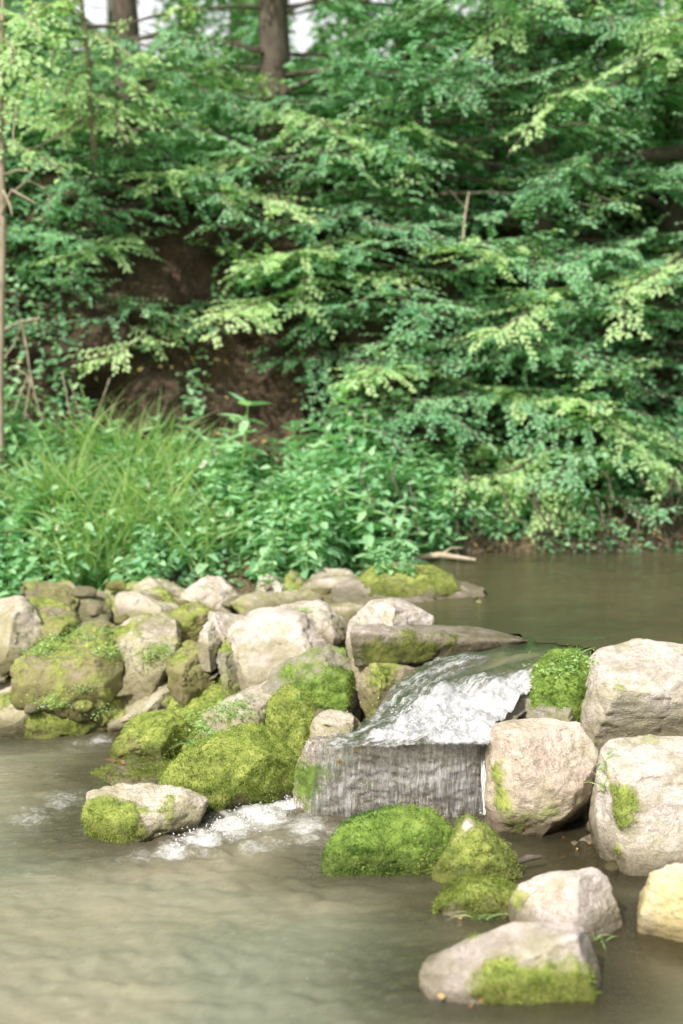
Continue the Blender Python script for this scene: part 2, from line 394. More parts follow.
def rock(name, label, cat, sil, crest, zb, q, mat, moss, blobs=(), seed=None, back=.6, grow=1.13, **kw):
    seed = len(ROCKS) if seed is None else seed
    sil = np.array(sil, float); cc_ = (sil.max(0) + sil.min(0)) / 2; sil = cc_ + (sil - cc_) * [grow, 1 + (grow - 1) * .8]; pb, pt = sil[:, 1].max(), sil[:, 1].min()
    cx = sil[:, 0].mean(); Yf = at_z(cx, pb, zb)[1]; s = (pb - 330) / F
    q = q * .85 if cx < 400 and pb < 745 else q; Dp = (1 - q) * (pb - pt) * (Yf / F) / max(s, .12)
    pts = []
    for (x, y) in sil:
        t = (pb - y) / (pb - pt); A = at_y(x, y, Yf + Dp * t); pts.append(A)
        if t < .45: B = A.copy(); B[2] = zb - .12; pts.append(B)
        else:
            B = A.copy(); B[1] += Dp * back + .04; B[2] = min(A[2] - .04, zb + .3 * (A[2] - zb)); B[0] = A[0] * .9 + at_y(cx, y, A[1])[0] * .1; pts.append(B)
    for (x, y, *c) in crest:
        t = (pb - y) / (pb - pt); c = c[0] if c else .3
        pts.append(at_y(x, y, Yf + Dp * t * c))
    if 'cuts' not in kw and kw.get('smooth', 1) <= 3:
        rr = np.random.default_rng(seed + 5000); t = rr.uniform(-.5, .5)
        kw['cuts'] = [(t, -.55, .68, rr.uniform(.56, .68)), (t * .4, -.2, 1, rr.uniform(.66, .82)), (-t - .2, -.9, .05, rr.uniform(.66, .80)), (-.8, -.5, .3, rr.uniform(.62, .82)), (.8, -.5, .1, rr.uniform(.62, .82))]; kw.setdefault('chipsize', 1.2)
    o = build_rock(name, pts, mat, moss, blobs, seed, **kw)
    tag(o, label, cat); return o

R = rock
# ---- back row of the left rock pile
R('rock', 'pale tan rounded rock cut by the left edge of the photo', 'rock', [(-22,612),(0,598),(22,600),(34,618),(36,634),(22,648),(-10,656),(-26,640)], [(6,618,.4)], .30, .6, 'tan', .12, [(20,640,14,.3)])
R('mossy_rock', 'low brownish green rock behind the pale tan rounded rock at the left edge', 'rock', [(8,600),(20,585),(38,583),(62,588),(72,600),(66,614),(30,618),(10,612)], [(38,592,.5)], .36, .55, 'brown', .42, tuft='moss_olive', density=.4)
R('mossy_rock', 'small dark mossy rock lump between the rounded edge rock and the leafy boulder', 'rock', [(33,618),(45,609),(62,610),(72,622),(66,640),(40,645),(30,634)], [(52,616,.4)], .30, .6, 'brown', .5, tuft='moss_olive', density=.4)
R('rock', 'rough olive brown rock at the back against the herbs', 'rock', [(96,600),(104,584),(122,577),(150,574),(168,578),(180,592),(176,612),(140,618),(100,616)], [(140,585,.5)], .34, .6, 'tan', .44, [(165,600,10,.5)], tuft='moss_olive', density=.4)
R('flat_rock', 'flat pale rock lying in front of the rough olive brown rock', 'rock', [(108,606),(118,596),(140,593),(160,598),(186,604),(190,612),(160,622),(114,620)], [(140,602,.5)], .36, .5, 'pale', .22, [(135,615,14,.4)], density=.4)
R('mossy_rock', 'low olive mossy hump between the flat pale rock and the round pinkish boulder', 'rock', [(164,612),(176,603),(196,603),(208,612),(206,624),(186,630),(166,626)], [(188,609,.4)], .33, .55, 'brown', .55, tuft='moss_olive', density=.5)
R('rock', 'small grey brown stone tucked in shade behind the leafy boulder', 'rock', [(66,606),(80,598),(98,600),(108,610),(100,622),(74,622)], [(86,606,.4)], .34, .5, 'grey', .3, density=.3)
R('boulder', 'round smooth pinkish boulder at the back of the pile under the herbs', 'boulder', [(180,600),(190,586),(208,578),(228,579),(246,588),(254,600),(246,612),(200,616),(182,610)], [(214,590,.45)], .36, .6, 'pale', .08, density=.3)
R('rock', 'pale upright stone beside the round pinkish boulder', 'rock', [(250,596),(256,580),(268,571),(280,575),(288,590),(284,606),(262,610)], [(268,584,.4)], .36, .65, 'pale', .2, density=.3)
R('mossy_rock', 'olive green mossy mound at the back beneath the yellowish weeds', 'rock', [(272,588),(282,570),(296,562),(308,568),(318,582),(314,592),(284,596)], [(296,576,.4)], .38, .6, 'tan', .55, tuft='moss_olive', density=.5)
R('flat_rock', 'pale flat stone at the back just left of the mossy cap rock', 'rock', [(304,588),(318,578),(345,577),(364,582),(368,594),(330,600),(306,597)], [(335,585,.5)], .40, .45, 'pale', .2, density=.3)
R('flat_rock', 'low flat olive stone behind the pale angular boulder', 'rock', [(232,606),(250,596),(290,593),(330,596),(346,604),(320,616),(250,618)], [(290,603,.5)], .38, .4, 'tan', .4, tuft='moss_olive', density=.3)
R('rock', 'brownish rock with a dark underside behind the pale slab', 'rock', [(312,606),(318,594),(340,590),(362,596),(372,608),(366,622),(330,624)], [(340,600,.4)], .38, .55, 'tan', .2, density=.3)
R('mossy_rock', 'low rounded rock with a mossy cap at the edge of the upper pool', 'rock', [(360,584),(376,570),(400,565),(430,568),(448,578),(454,588),(430,596),(370,596)], [(404,576,.5)], .43, .5, 'tan', .62, tuft='moss_olive', density=.6, zwater=ZP, cuts=[(0,-.1,1,.9)], chipsize=.5)
R('flat_rock', 'flat pale ledge around the mossy cap rock at the pool edge', 'rock', [(338,594),(350,582),(400,586),(452,584),(480,588),(476,594),(430,603),(352,606)], [(400,594,.6)], .415, .35, 'pale', .12, density=.2, zwater=ZP, cuts=[(0,-.1,1,.9)], chipsize=.4)
# ---- second row
R('boulder', 'large olive boulder covered in small leafy weeds on the left', 'boulder', [(18,672),(24,650),(44,630),(66,616),(92,614),(112,626),(120,646),(118,668),(100,684),(50,690),(22,686)], [(66,630,.35),(96,632,.35),(40,656,.1)], .17, .68, 'brown', .45, [(50,645,14,.4),(108,650,8,.4)], tuft='moss_olive', density=.5, cuts=[(-.1,-.85,.5,.75),(.2,-.1,1,.8)])
R('boulder', 'rounded boulder with pale and mossy patches behind the long slanting slab', 'boulder', [(112,650),(118,632),(134,620),(160,615),(178,620),(190,634),(192,652),(170,668),(140,680),(120,676),(112,664)], [(150,628,.35),(128,650,.2),(172,640,.3)], .20, .7, 'tan', .36, [(126,632,16,.5),(152,655,10,.4)], tuft='moss_olive', density=.5)
R('rock', 'olive brown rounded rock right of the patchy boulder', 'rock', [(166,662),(172,648),(186,640),(202,646),(212,662),(212,680),(190,690),(172,682)], [(190,652,.3)], .20, .65, 'brown', .42, tuft='moss_olive', density=.5)
R('rock', 'pale grey rock face between the olive hump and the big angular rock', 'rock', [(196,640),(206,612),(226,606),(244,612),(246,640),(232,664),(210,672),(200,660)], [(222,620,.3)], .26, .6, 'pale', .2, density=.4)
R('stone', 'small whitish stone wedged below the olive mossy hump', 'stone', [(199,634),(204,623),(214,621),(220,630),(216,640),(204,643)], [(210,627,.3)], .36, .6, 'pale', .05, density=0, chips=3)
R('boulder', 'big pale angular boulder with a dark crack, the lightest on the pile', 'boulder', [(226,648),(234,628),(252,612),(284,603),(312,610),(330,624),(338,644),(318,660),(286,672),(256,682),(232,676)], [(262,618,.35),(300,618,.4),(318,640,.2),(238,640,.15)], .24, .66, 'pale', .04, [(244,672,12,.7)], rough=1.1, chips=5, density=.6, cuts=[(-.25,-.68,.68,.62),(.6,-.4,.65,.78),(-.85,-.4,.1,.8)], grow=1.05, chipsize=.7)
R('rock', 'pale slab with a dark end lying right of the big angular boulder', 'rock', [(296,606),(312,600),(336,604),(356,620),(360,630),(344,642),(322,640),(300,626)], [(330,612,.3),(344,626,.1)], .36, .6, 'pale', .06, density=.3, cuts=[(0,-.4,.9,.65),(.85,-.5,-.1,.75)])
R('mossy_rock', 'narrow moss covered rock wedge under the left side of the big angular boulder', 'rock', [(214,668),(222,646),(234,640),(246,656),(250,676),(236,692),(218,690)], [(232,652,.2)], .20, .7, 'grey', .6, density=.8)
R('rock', 'pale tilted rock pointing up behind the straight edged slab', 'rock', [(345,640),(352,620),(378,600),(396,597),(412,606),(430,616),(428,632),(400,640),(364,650)], [(384,612,.2),(362,634,.1)], .38, .68, 'pale', .1, [(360,640,12,.6)], density=.5, cuts=[(-.45,-.55,.7,.62),(.6,-.6,.4,.7)])
# ---- slab at pool lip
def slab():
    Yf = 5.27
    pts = []
    for (x, y, dy) in [(349,630,0),(352,625,.16),(400,624,.22),(470,625,.24),(528,632,.16),(533,636,.1),(528,640,.03),(462,642,0),(400,636,-.01),(352,634,0)]:
        pts.append(at_y(x, y, Yf + dy))
    for (x, y, dy) in [(354,668,0),(400,664,0),(452,660,.01),(522,645,.06),(440,660,.2),(360,660,.2)]:
        pts.append(at_y(x, y, Yf + dy))
    o = build_rock('stone_slab', pts, 'pale', .10, [(375,652,18,.75),(430,653,20,.75),(490,646,14,.6),(405,652,16,.5),(455,650,14,.5)], 61, .5, zwater=ZP, chips=2, smooth=1, density=.8, size=.35, voxel=.007)
    tag(o, 'long straight edged slab with a pale top and mossy front at the pool lip', 'stone slab')
slab()
R('rock', 'low stained rock beneath the mossy front of the straight slab', 'rock', [(352,690),(356,662),(400,656),(440,660),(446,672),(410,690),(370,702)], [(390,668,.3)], .24, .6, 'brown', .35, density=.5)
# ---- third row and left waterline
R('rock', 'olive wedge shaped rock in front of the leafy boulder', 'rock', [(68,694),(78,676),(100,660),(114,664),(120,684),(114,704),(90,710),(72,704)], [(98,672,.25)], .10, .7, 'brown', .45, tuft='moss_olive', density=.5)
R('rock', 'low olive rock with a pale top edge cut by the left photo edge', 'rock', [(-24,700),(-20,678),(6,668),(34,676),(54,684),(50,700),(30,720),(0,730),(-22,724)], [(20,684,.35)], .05, .6, 'tan', .35, [(10,698,20,.3)], tuft='moss_olive', density=.5)
R('mossy_rock', 'low bright green mossy rock along the left waterline', 'rock', [(-4,726),(4,712),(26,700),(56,693),(86,698),(106,710),(108,726),(90,737),(40,739),(4,738)], [(56,704,.35),(90,708,.3),(24,716,.3)], -.01, .65, 'brown', .78, density=1.1)
R('long_rock', 'long slanting tan slab with dripping moss at its lower end', 'rock', [(107,716),(114,700),(140,676),(168,661),(182,664),(190,682),(184,702),(168,716),(130,736),(110,736)], [(128,704,.2),(160,690,.3),(176,676,.4)], .0, .62, 'tan', .30, [(120,716,14,.5),(150,680,14,.4)], tuft='moss_olive', density=.7, cuts=[(-.3,-.45,.85,.80),(.1,-.9,-.1,.85)], grow=1.10, chipsize=.6)
R('mossy_rock', 'flat topped slab of even bright yellow green moss in the middle of the pile', 'rock', [(166,716),(178,694),(206,683),(232,686),(244,696),(240,712),(216,724),(184,730)], [(206,694,.4),(190,712,.2)], .08, .55, 'tan', .85, density=1.2, cuts=[(-.1,-.45,.9,.8)], grow=1.08)
R('mossy_rock', 'low green rock with a dark wet underside by the waterline below the slanting slab', 'rock', [(112,752),(118,730),(146,714),(170,714),(184,726),(186,742),(160,756),(124,764)], [(146,724,.3)], .0, .6, 'brown', .66, density=1.1)
R('boulder', 'square shouldered grey boulder with vivid moss on its lower right', 'boulder', [(262,690),(272,668),(300,650),(326,641),(348,650),(358,672),(360,700),(340,716),(300,712),(268,704)], [(300,664,.25),(334,660,.2),(346,690,.05)], .17, .78, 'grey', .30, [(330,695,18,.9),(346,676,10,.6),(285,670,12,.3)], tuft='moss_dark', density=1.0, cuts=[(.1,-.95,.15,.70),(-.4,-.4,.8,.78),(.5,-.3,.8,.8)], grow=1.03, chipsize=.8)
R('rock', 'brown sloping bare rock above the big mossy boulder', 'rock', [(186,730),(210,700),(240,684),(272,674),(294,684),(300,704),(280,720),(230,744),(196,748)], [(250,696,.4),(220,716,.3)], .10, .5, 'tan', .25, [(230,715,14,.5)], density=.7)
R('mossy_rock', 'vivid lime green moss lump left of the grey boulder', 'rock', [(270,716),(274,698),(288,688),(304,694),(314,708),(308,722),(286,728)], [(290,700,.2)], .16, .75, 'grey', .95, tuft='moss', density=1.4, smooth=6)
R('mossy_rock', 'small round moss ball between the big mossy boulder and the waterfall rock', 'rock', [(288,734),(294,720),(308,716),(318,724),(318,740),(304,748),(292,746)], [(304,726,.2)], .14, .75, 'grey', 1.0, tuft='moss', density=1.4, smooth=8)
R('rock', 'small pale brown rock at the upper left corner of the waterfall rock', 'rock', [(312,728),(318,714),(336,710),(352,718),(354,734),(330,742),(314,742)], [(332,720,.3)], .20, .6, 'tan', .15, density=.4)
R('mossy_boulder', 'big domed boulder thick with moss directly left of the waterfall', 'boulder', [(150,790),(158,768),(182,748),(212,730),(248,720),(282,726),(300,742),(304,770),(296,792),(262,806),(226,818),(190,812),(160,802)], [(210,742,.3),(250,734,.35),(284,748,.2),(180,768,.2),(236,780,.02),(276,782,0)], -.02, .72, 'brown', .80, [(200,770,40,.5),(262,750,30,.4),(240,806,16,-.8),(290,802,14,-.6)], tuft='moss', density=1.5, rough=.8, smooth=5, grow=1.0, cuts=[(.5,-.75,-.25,.75)])
R('flat_rock', 'low ledge sloping into the water with patches of moss and brown dead leaves', 'rock', [(72,786),(88,768),(112,750),(146,742),(184,752),(178,772),(140,790),(96,796)], [(120,762,.4),(150,756,.4)], -.02, .45, 'tan', .48, [(90,775,18,.5),(130,755,14,.4)], density=1.0)
R('flat_boulder', 'flat topped half mossy boulder standing alone in the water at lower left', 'boulder', [(83,808),(86,794),(104,784),(150,782),(184,786),(206,798),(202,812),(176,828),(140,844),(104,850),(88,838)], [(110,790,.45),(150,802,.5),(128,822,.3),(186,800,.6),(92,812,.2)], -.02, .62, 'tan', .40, [(118,825,26,.9),(100,806,12,.4),(140,790,14,-.5)], tuft='moss', density=1.3, chips=4, cuts=[(-.05,-.3,.95,.62),(.5,-.72,-.45,.60),(-.5,-.8,.1,.8)], grow=1.02, chipsize=.5)
# ---- right-hand boulders
R('boulder', 'long pale boulder with a dark overhung front and grass behind it at the right', 'boulder', [(580,690),(584,664),(600,648),(640,641),(700,645),(730,660),(730,710),(700,730),(640,732),(604,722),(586,712)], [(604,660,.3),(640,690,.35),(690,694,.3),(600,694,.1),(590,672,.1)], .26, .62, 'pale', .10, [(618,694,14,.8),(668,708,10,.7),(592,676,16,.6)], rough=.7, density=.9, cuts=[(0,-.3,.95,.72),(.05,-1,-.25,.72),(-.8,-.5,.2,.8)], grow=1.02, chipsize=.5)
R('boulder', 'pale pointed boulder with moss down its left and lower sides right of the cascade', 'boulder', [(486,740),(496,722),(514,713),(548,711),(578,722),(598,752),(594,770),(578,792),(556,828),(530,840),(506,824),(490,790)], [(512,732,.3),(548,740,.3),(584,754,.2),(500,760,.05),(556,770,.1),(540,800,.02)], -.01, .80, 'rosy', .04, [(496,770,13,.8),(502,798,15,.8),(520,822,18,.8),(552,812,15,.8),(494,730,10,.6)], tuft='moss', density=1.2, rough=.6, chips=4, smooth=1, cuts=[(.35,-.72,.60,.66),(-.75,-.62,.15,.70),(.62,-.5,-.62,.55),(-.2,-.9,-.2,.8),(0,-.1,1,.85)], grow=1.02, chipsize=.5)
R('boulder', 'large pale flat faced boulder with a moss strip, cut by the right edge', 'boulder', [(600,800),(602,750),(612,736),(650,731),(720,736),(740,770),(736,850),(700,880),(650,872),(614,846),(604,826)], [(620,760,.3),(680,756,.4),(616,800,.05),(690,840,.05),(640,862,0)], -.01, .72, 'pale', .03, [(622,820,18,1.0),(618,850,11,.8),(608,770,9,.7),(650,742,16,.7),(614,790,14,.9),(630,800,13,.9)], rough=.6, chips=4, density=1.0, cuts=[(-.05,-.94,.32,.66),(-.1,-.2,1,.80),(-.9,-.35,.1,.82),(0,-.8,-.6,.85)], grow=1.02, chipsize=.4)
R('rock', 'small grey rock between the white water and the pale pointed boulder', 'rock', [(516,706),(524,690),(548,684),(576,690),(590,706),(580,722),(540,726),(520,720)], [(550,694,.3)], .24, .6, 'grey', .22, density=.5)
R('mossy_rock', 'rock hidden under vivid green moss at the right end of the lip', 'rock', [(536,700),(538,668),(552,654),(574,652),(590,664),(590,694),(570,714),(548,710)], [(556,670,.1),(576,680,.05)], .26, .8, 'grey', .9, tuft='moss_dark', density=1.3, smooth=4)
# ---- foreground rocks
R('mossy_boulder', 'round deep green mossy boulder in the water below the waterfall rock', 'boulder', [(330,862),(336,838),(358,814),(392,806),(426,812),(446,828),(450,846),(436,862),(400,876),(360,878),(334,872)], [(370,824,.3),(410,824,.3),(352,846,.1),(430,842,.1)], -.02, .72, 'brown', .82, [(380,820,30,.4)], tuft='moss_dark', density=1.6, smooth=5)
R('mossy_rock', 'peaked rock with shaggy olive moss right of the deep green boulder', 'rock', [(437,868),(444,848),(462,830),(468,818),(486,830),(508,848),(523,864),(518,880),(490,890),(450,890)], [(470,836,.2),(490,856,.2),(456,866,.1)], -.02, .72, 'tan', .72, [(480,860,26,.4),(468,822,8,-.8)], tuft='moss_olive', density=1.5, smooth=3, cuts=[(-.5,-.6,.5,.7),(.6,-.5,.45,.7)])
R('mossy_rock', 'low yellow green mossy rock just left of the pale pyramid rock', 'rock', [(438,904),(450,886),(484,876),(520,876),(536,890),(532,912),(500,924),(456,920)], [(490,884,.4),(460,900,.2)], -.02, .6, 'tan', .78, [(500,885,26,.4),(450,915,14,-.5)], tuft='moss', density=1.4, smooth=4)
R('rock', 'bare pale pyramid shaped rock in the water at lower right', 'rock', [(510,902),(520,884),(548,872),(592,868),(606,878),(618,904),(632,928),(622,940),(580,950),(540,944),(514,924)], [(596,882,.2),(560,896,.35),(600,930,.02),(528,905,.2)], -.02, .66, 'pale', .05, [(520,902,16,.8)], rough=.5, chips=3, smooth=1, density=1.1, cuts=[(-.45,-.7,.5,.60),(.62,-.66,.35,.62)], grow=1.02, chipsize=.4)
R('boulder', 'broad foreground boulder with bare pale top and yellow green moss along its front', 'boulder', [(420,972),(432,950),(470,932),(520,922),(570,922),(590,934),(608,966),(609,986),(590,1010),(540,1020),(470,1012),(432,996)], [(520,936,.5),(575,938,.5),(470,975,.3),(530,975,.35),(590,975,.25),(500,1000,.08)], -.03, .60, 'pale', .10, [(500,990,24,1.0),(555,988,28,.95),(590,985,18,.8),(478,938,12,.7),(530,995,22,.7)], tuft='moss', density=1.5, rough=.5, chips=4, cuts=[(-.25,-.35,.9,.70),(.1,-.92,.35,.68),(.85,-.3,.3,.8)], grow=1.02, chipsize=.5)
R('rock', 'yellow mossy rock cut by the right photo edge', 'rock', [(646,890),(652,868),(680,856),(716,860),(730,900),(720,940),(690,952),(662,936),(648,914)], [(672,876,.3),(690,900,.2)], -.02, .75, 'warm', .12, [(672,925,14,.5)], tuft='moss_yellow', density=1.2)
# ---- waterfall rock
def fall_block():
    top = [(312,735,.30),(330,728,.36),(400,724,.42),(470,725,.42),(492,732,.30)]
    Yf = 4.575; pts = []
    for (x, y, dy) in top: pts.append(at_y(x, y, Yf + dy))
    for (x, y, dy) in [(306,742,.08),(330,740,.02),(370,740,-.01),(430,741,-.01),(470,741,-.01),(490,742,.01),(294,770,.10),(293,800,.06),(300,818,.02),(340,816,-.02),(400,822,-.03),(460,826,-.02),(486,830,.02),(492,790,.08),(330,780,-.02),(440,790,-.03)]:
        pts.append(at_y(x, y, Yf + dy))
    for (x, y, dy) in [(300,840,.0),(400,850,-.02),(486,850,.02),(300,820,.5),(490,820,.5)]: pts.append(at_y(x, y, Yf + dy))
    o = build_rock('waterfall_rock', pts, 'wetrock', .06, [(316,798,30,.85),(302,770,20,.8),(340,765,12,.5),(372,785,10,.7),(350,750,8,.5)], 77, 1.0, chips=4, smooth=2, tuft='moss_dark', density=.7, size=.4, voxel=.006)
    me = o.data; V = coords(me)
    wet = np.clip(.45 + 0 * V[:, 0] - .8 * np.exp(-(((V - at_y(425, 775, Yf)) / [.09, .3, .10]) ** 2).sum(1)), .1, 1)
    me.attributes['wet'].data.foreach_set('value', wet.astype(np.float32))
    tag(o, 'square grey rock face with thin water sheeting down it at the centre', 'rock'); return o
fall_block()
# ---- wet flat stones between boulders and submerged
R('flat_rock', 'wet brown flat rock with leaf bits', 'rock', [(504,858),(520,840),(560,832),(606,840),(618,862),(600,880),(550,884),(512,876)], [(560,850,.5)], -.03, .3, 'tan', .05, density=.2)
R('sunken_rock', 'brown sunken rock showing through the water left of the foreground boulder', 'rock', [(378,985),(390,966),(420,956),(450,960),(450,1000),(420,1010),(390,1002)], [(410,974,.4)], -.10, .15, 'brown', 0, density=0)
R('sunken_rock', 'shallow sunken rock with foam running over it below the mossy dome', 'rock', [(215,858),(226,842),(262,834),(306,838),(320,850),(300,864),(240,868)], [(260,846,.4)], -.06, .25, 'tan', 0, density=0)

# ---- small fill stones wedged in the gaps, and dam boulders beyond both photo edges
fills = [(60,600,22,.36),(86,588,20,.4),(214,610,18,.36),(256,612,24,.35),(300,604,22,.36),(372,622,24,.36),(12,664,22,.18),(62,690,24,.08),(122,690,20,.12),
         (196,672,22,.17),(214,700,20,.1),(254,694,18,.16),(350,716,24,.2),(322,712,16,.2),(200,744,26,.05),(226,736,24,.1),(190,782,24,0),(462,664,22,.3),(590,735,24,.18),
         (604,700,22,.25),(500,716,22,.2),(598,820,20,.02),(616,862,18,0),(140,700,18,.08),(96,656,16,.2),(236,600,18,.38),(322,588,18,.4),(330,620,20,.36),(640,748,26,.2),(520,884,14,-.02),(320,830,22,-.06),(470,846,18,-.04)]
rf = np.random.default_rng(12)
fills += [(rf.uniform(20, 350), y_, rf.uniform(8, 15), np.interp(y_, [580, 600, 735], [.43, .38, .03])) for y_ in rf.uniform(582, 712, 46)] + [(x_, rf.uniform(590, 604), rf.uniform(6, 10), .42) for x_ in rf.uniform(350, 480, 9)]
for k, (fx, fy, fs, fz) in enumerate(fills):
    r = np.random.default_rng(500 + k); c = at_z(fx, fy + fs * .3, fz); s = fs / F * c[1] * 1.0
    pts = c + norm(r.normal(size=(16, 3))) * s * [1, .9, .62] * r.uniform(.75, 1, (16, 1))
    o = build_rock('stone', pts, ['tan', 'grey', 'brown', 'pale'][k % 4], r.uniform(.1, .5), (), 200 + k, tuft='moss_olive', density=.4, chips=4, size=s * 2, voxel=.012)
    tag(o, 'small weathered stone wedged in a gap between the larger rocks of the stream weir', 'stone', 'small stones wedged between the weir rocks')
side = [(-1.75,5.75,.05,.30),(-1.9,6.2,.2,.32),(-2.4,5.9,.08,.36),(-2.6,6.4,.25,.3),(-3.1,6.0,.1,.4),(-3.8,6.2,.1,.4),(1.75,4.5,.1,.34),(1.9,4.95,.25,.34),(2.4,4.7,.12,.4),(2.55,5.2,.25,.3),(3.1,4.9,.15,.42),(3.9,5.0,.15,.45),(4.8,5.1,.15,.5),(1.7,4.0,-.02,.26)]
for k, (x, y, z, s) in enumerate(side):
    r = np.random.default_rng(900 + k)
    pts = np.array([x, y, z]) + norm(r.normal(size=(18, 3))) * s * [1.1, .8, .7] * r.uniform(.75, 1, (18, 1))
    o = build_rock('boulder', pts, ['tan', 'pale', 'grey'][k % 3], .3, (), 300 + k, tuft='moss_olive', density=.2, size=s * 2)
    tag(o, 'weathered boulder of the weir lying beyond the edge of the photo', 'boulder', 'weir boulders beyond the photo edges')
print('rocks', time.time() - T0, len(ROCKS))
# ------------------------------------------------------------------ water
def water_material(name, murk1, murk2, rough=.04, ripple=1.0, clear_max=.55):
    m = N(name); p = m.pos(); foam = m.attr('foam'); clear = m.attr('clear')
    w1 = m.noise(m.scalevec(p, (1, 2.1, 1)), 22, 5, .62, dist=.5); w2 = m.noise(m.scalevec(p, (1, 2.2, 1)), 90, 3, .6, dist=.3)
    nb = m.bump(m.math('ADD', w1, m.math('MULTIPLY', w2, .55)), m.math('MULTIPLY', m.attr('rip'), .95 * ripple), .02)
    body = m.ramp(m.noise(m.scalevec(p, (1, 1.5, 1)), 1.1, 3, .5, dist=.4), [(.38, murk1), (.62, murk2)])
    body = m.mix(m.attr('shade'), body, m.mix(1.0, body, (.36, .33, .27), 'MULTIPLY'))  # darker, browner body where the murk is thinner, near rocks and rightwards
    dif = m.n('BsdfDiffuse', {'Color': body}); tr = m.n('BsdfTransparent', {'Color': (.72, .66, .50, 1)})
    bd = m.n('MixShader', {0: m.math('MULTIPLY', clear, clear_max), 1: dif, 2: tr})
    fr = m.n('Fresnel', {'IOR': 1.48, 'Normal': nb}); gl = m.n('BsdfGlossy', {'Roughness': rough, 'Normal': nb})
    s = m.n('MixShader', {0: fr, 1: bd, 2: gl})
    fn = m.noise(p, 26, 6, .72, dist=1.2); fn2 = m.noise(p, 80, 4, .7)
    fm = m.maprange(m.math('ADD', m.math('MULTIPLY', foam, .62), m.math('ADD', m.math('MULTIPLY', fn, .75), m.math('MULTIPLY', fn2, .25))), .72, 1.20)
    fs = m.n('BsdfPrincipled', {'Base Color': (.68, .69, .68, 1), 'Roughness': .35, 'Normal': m.bump(fn2, .8, .01)})
    return m.done(m.n('MixShader', {0: m.math('MULTIPLY', fm, .92), 1: s, 2: fs}))
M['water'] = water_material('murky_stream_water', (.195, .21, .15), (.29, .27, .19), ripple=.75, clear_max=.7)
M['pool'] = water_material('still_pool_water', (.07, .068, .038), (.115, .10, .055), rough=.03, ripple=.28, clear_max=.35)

wx = gaxis([(-60, -8, 4), (-8, -2, .25), (-2, 2, .014), (2, 8, .25), (8, 61, 4)])
wy = gaxis([(-40, 0, 4), (0, 2.8, .2), (2.8, 5.9, .014), (5.9, 7.8, .1)])
WX, WY = np.meshgrid(wx, wy); P0 = np.stack([WX, WY, 0 * WX], -1)
FO = [(288,800,20,1.1),(262,815,26,1.0),(232,826,24,.9),(202,840,20,.9),(172,850,18,.75),(140,856,16,.5),(305,826,24,.7),(255,848,18,.6),(335,834,16,.45),(100,741,12,.7),(75,743,12,.4),
      (30,818,26,.45),(62,800,24,.5),(10,838,22,.3),(55,772,18,.3),(492,826,12,.6),(488,812,10,.8),(180,880,60,.14),(140,940,70,.14),(170,990,80,.14)]  # last three: faint foam-coloured flecks standing in for glints on the ripples
FO = [(a_, b_, c_ * 1.25, d_ * 1.2 if d_ > .2 else d_) for a_, b_, c_, d_ in FO] + [(270,845,40,.5),(310,838,24,.6),(120,862,18,.4),(215,858,30,.45)]
foam = np.zeros_like(WX)
for (fx, fy, fr_, fs) in FO:
    c = at_z(fx, fy, 0); rx = fr_ / F * np.linalg.norm(c - CAM); ry = rx * 1.6
    foam = np.maximum(foam, fs * np.exp(-(((WX - c[0]) / rx) ** 2 + ((WY - c[1]) / ry) ** 2)))
Q = P0 * [1, 1.5, 1]
wave = .0075 * (fbm(Q * [1, 1.3, 1], 10, 3, 5) - .5) * 2 + .006 * (fbm(Q + .07 * fbm(Q, 4, 2, 8)[..., None], 24, 3, 6) - .5) * 2
rip = .42 + 1.0 * sstep(2.4, .4, np.hypot((WX + .50) / .42, (WY - 3.55) / .6)) * (.4 + .9 * sstep(.30, .65, fbm(P0 * [1, 2, 1], 2, 3, 99))) + .5 * sstep(.05, .3, foam); amp = .6 + 1.3 * (rip - .42)
calm = 1 - .7 * sstep(.2, .8, WX)
wave = wave * amp * calm + np.clip(foam - .15, 0, 1) * .055 * (fbm(P0, 18, 4, 31) - .38) + np.clip(foam - .2, 0, 1) * .012 * (fbm(P0, 70, 3, 41) - .5)
fine = (np.abs(WX) < 2.2) & (WY > 2.6) & (WY < 6)
wave = np.where(fine, wave, 0)
kd = kdtree.KDTree(sum(len(b) for b in BASE)); c_ = 0
for b in BASE:
    for q in b: kd.insert((q[0], q[1], 0), c_); c_ += 1
kd.balance()
dist = np.full(WX.shape, 1.0); sub = np.argwhere(fine)
st = 4; gx = np.arange(-2.2, 2.2, .05); gy = np.arange(2.6, 6.1, .05); D0 = np.array([[kd.find((a, b, 0))[2] for a in gx] for b in gy])
ix = np.clip((WX - gx[0]) / .05, 0, len(gx) - 1.001); iy = np.clip((WY - gy[0]) / .05, 0, len(gy) - 1.001)
i0 = ix.astype(int); j0 = iy.astype(int); fx_ = ix - i0; fy_ = iy - j0
dist = (D0[j0, i0] * (1 - fx_) + D0[j0, i0 + 1] * fx_) * (1 - fy_) + (D0[j0 + 1, i0] * (1 - fx_) + D0[j0 + 1, i0 + 1] * fx_) * fy_
clear = np.where(fine, sstep(.28, .0, dist + .15 * (fbm(P0, 5, 3, 77) - .5)) * (.5 + .7 * sstep(.0, 1.2, WX)), 0)
P0[..., 2] = wave
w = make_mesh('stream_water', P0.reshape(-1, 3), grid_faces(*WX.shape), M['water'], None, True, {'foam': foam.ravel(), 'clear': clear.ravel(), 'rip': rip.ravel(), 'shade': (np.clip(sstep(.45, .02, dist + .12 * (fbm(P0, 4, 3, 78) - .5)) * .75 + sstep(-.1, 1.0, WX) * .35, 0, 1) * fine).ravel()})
tag(w, 'murky olive stream water below the weir', kind='structure')
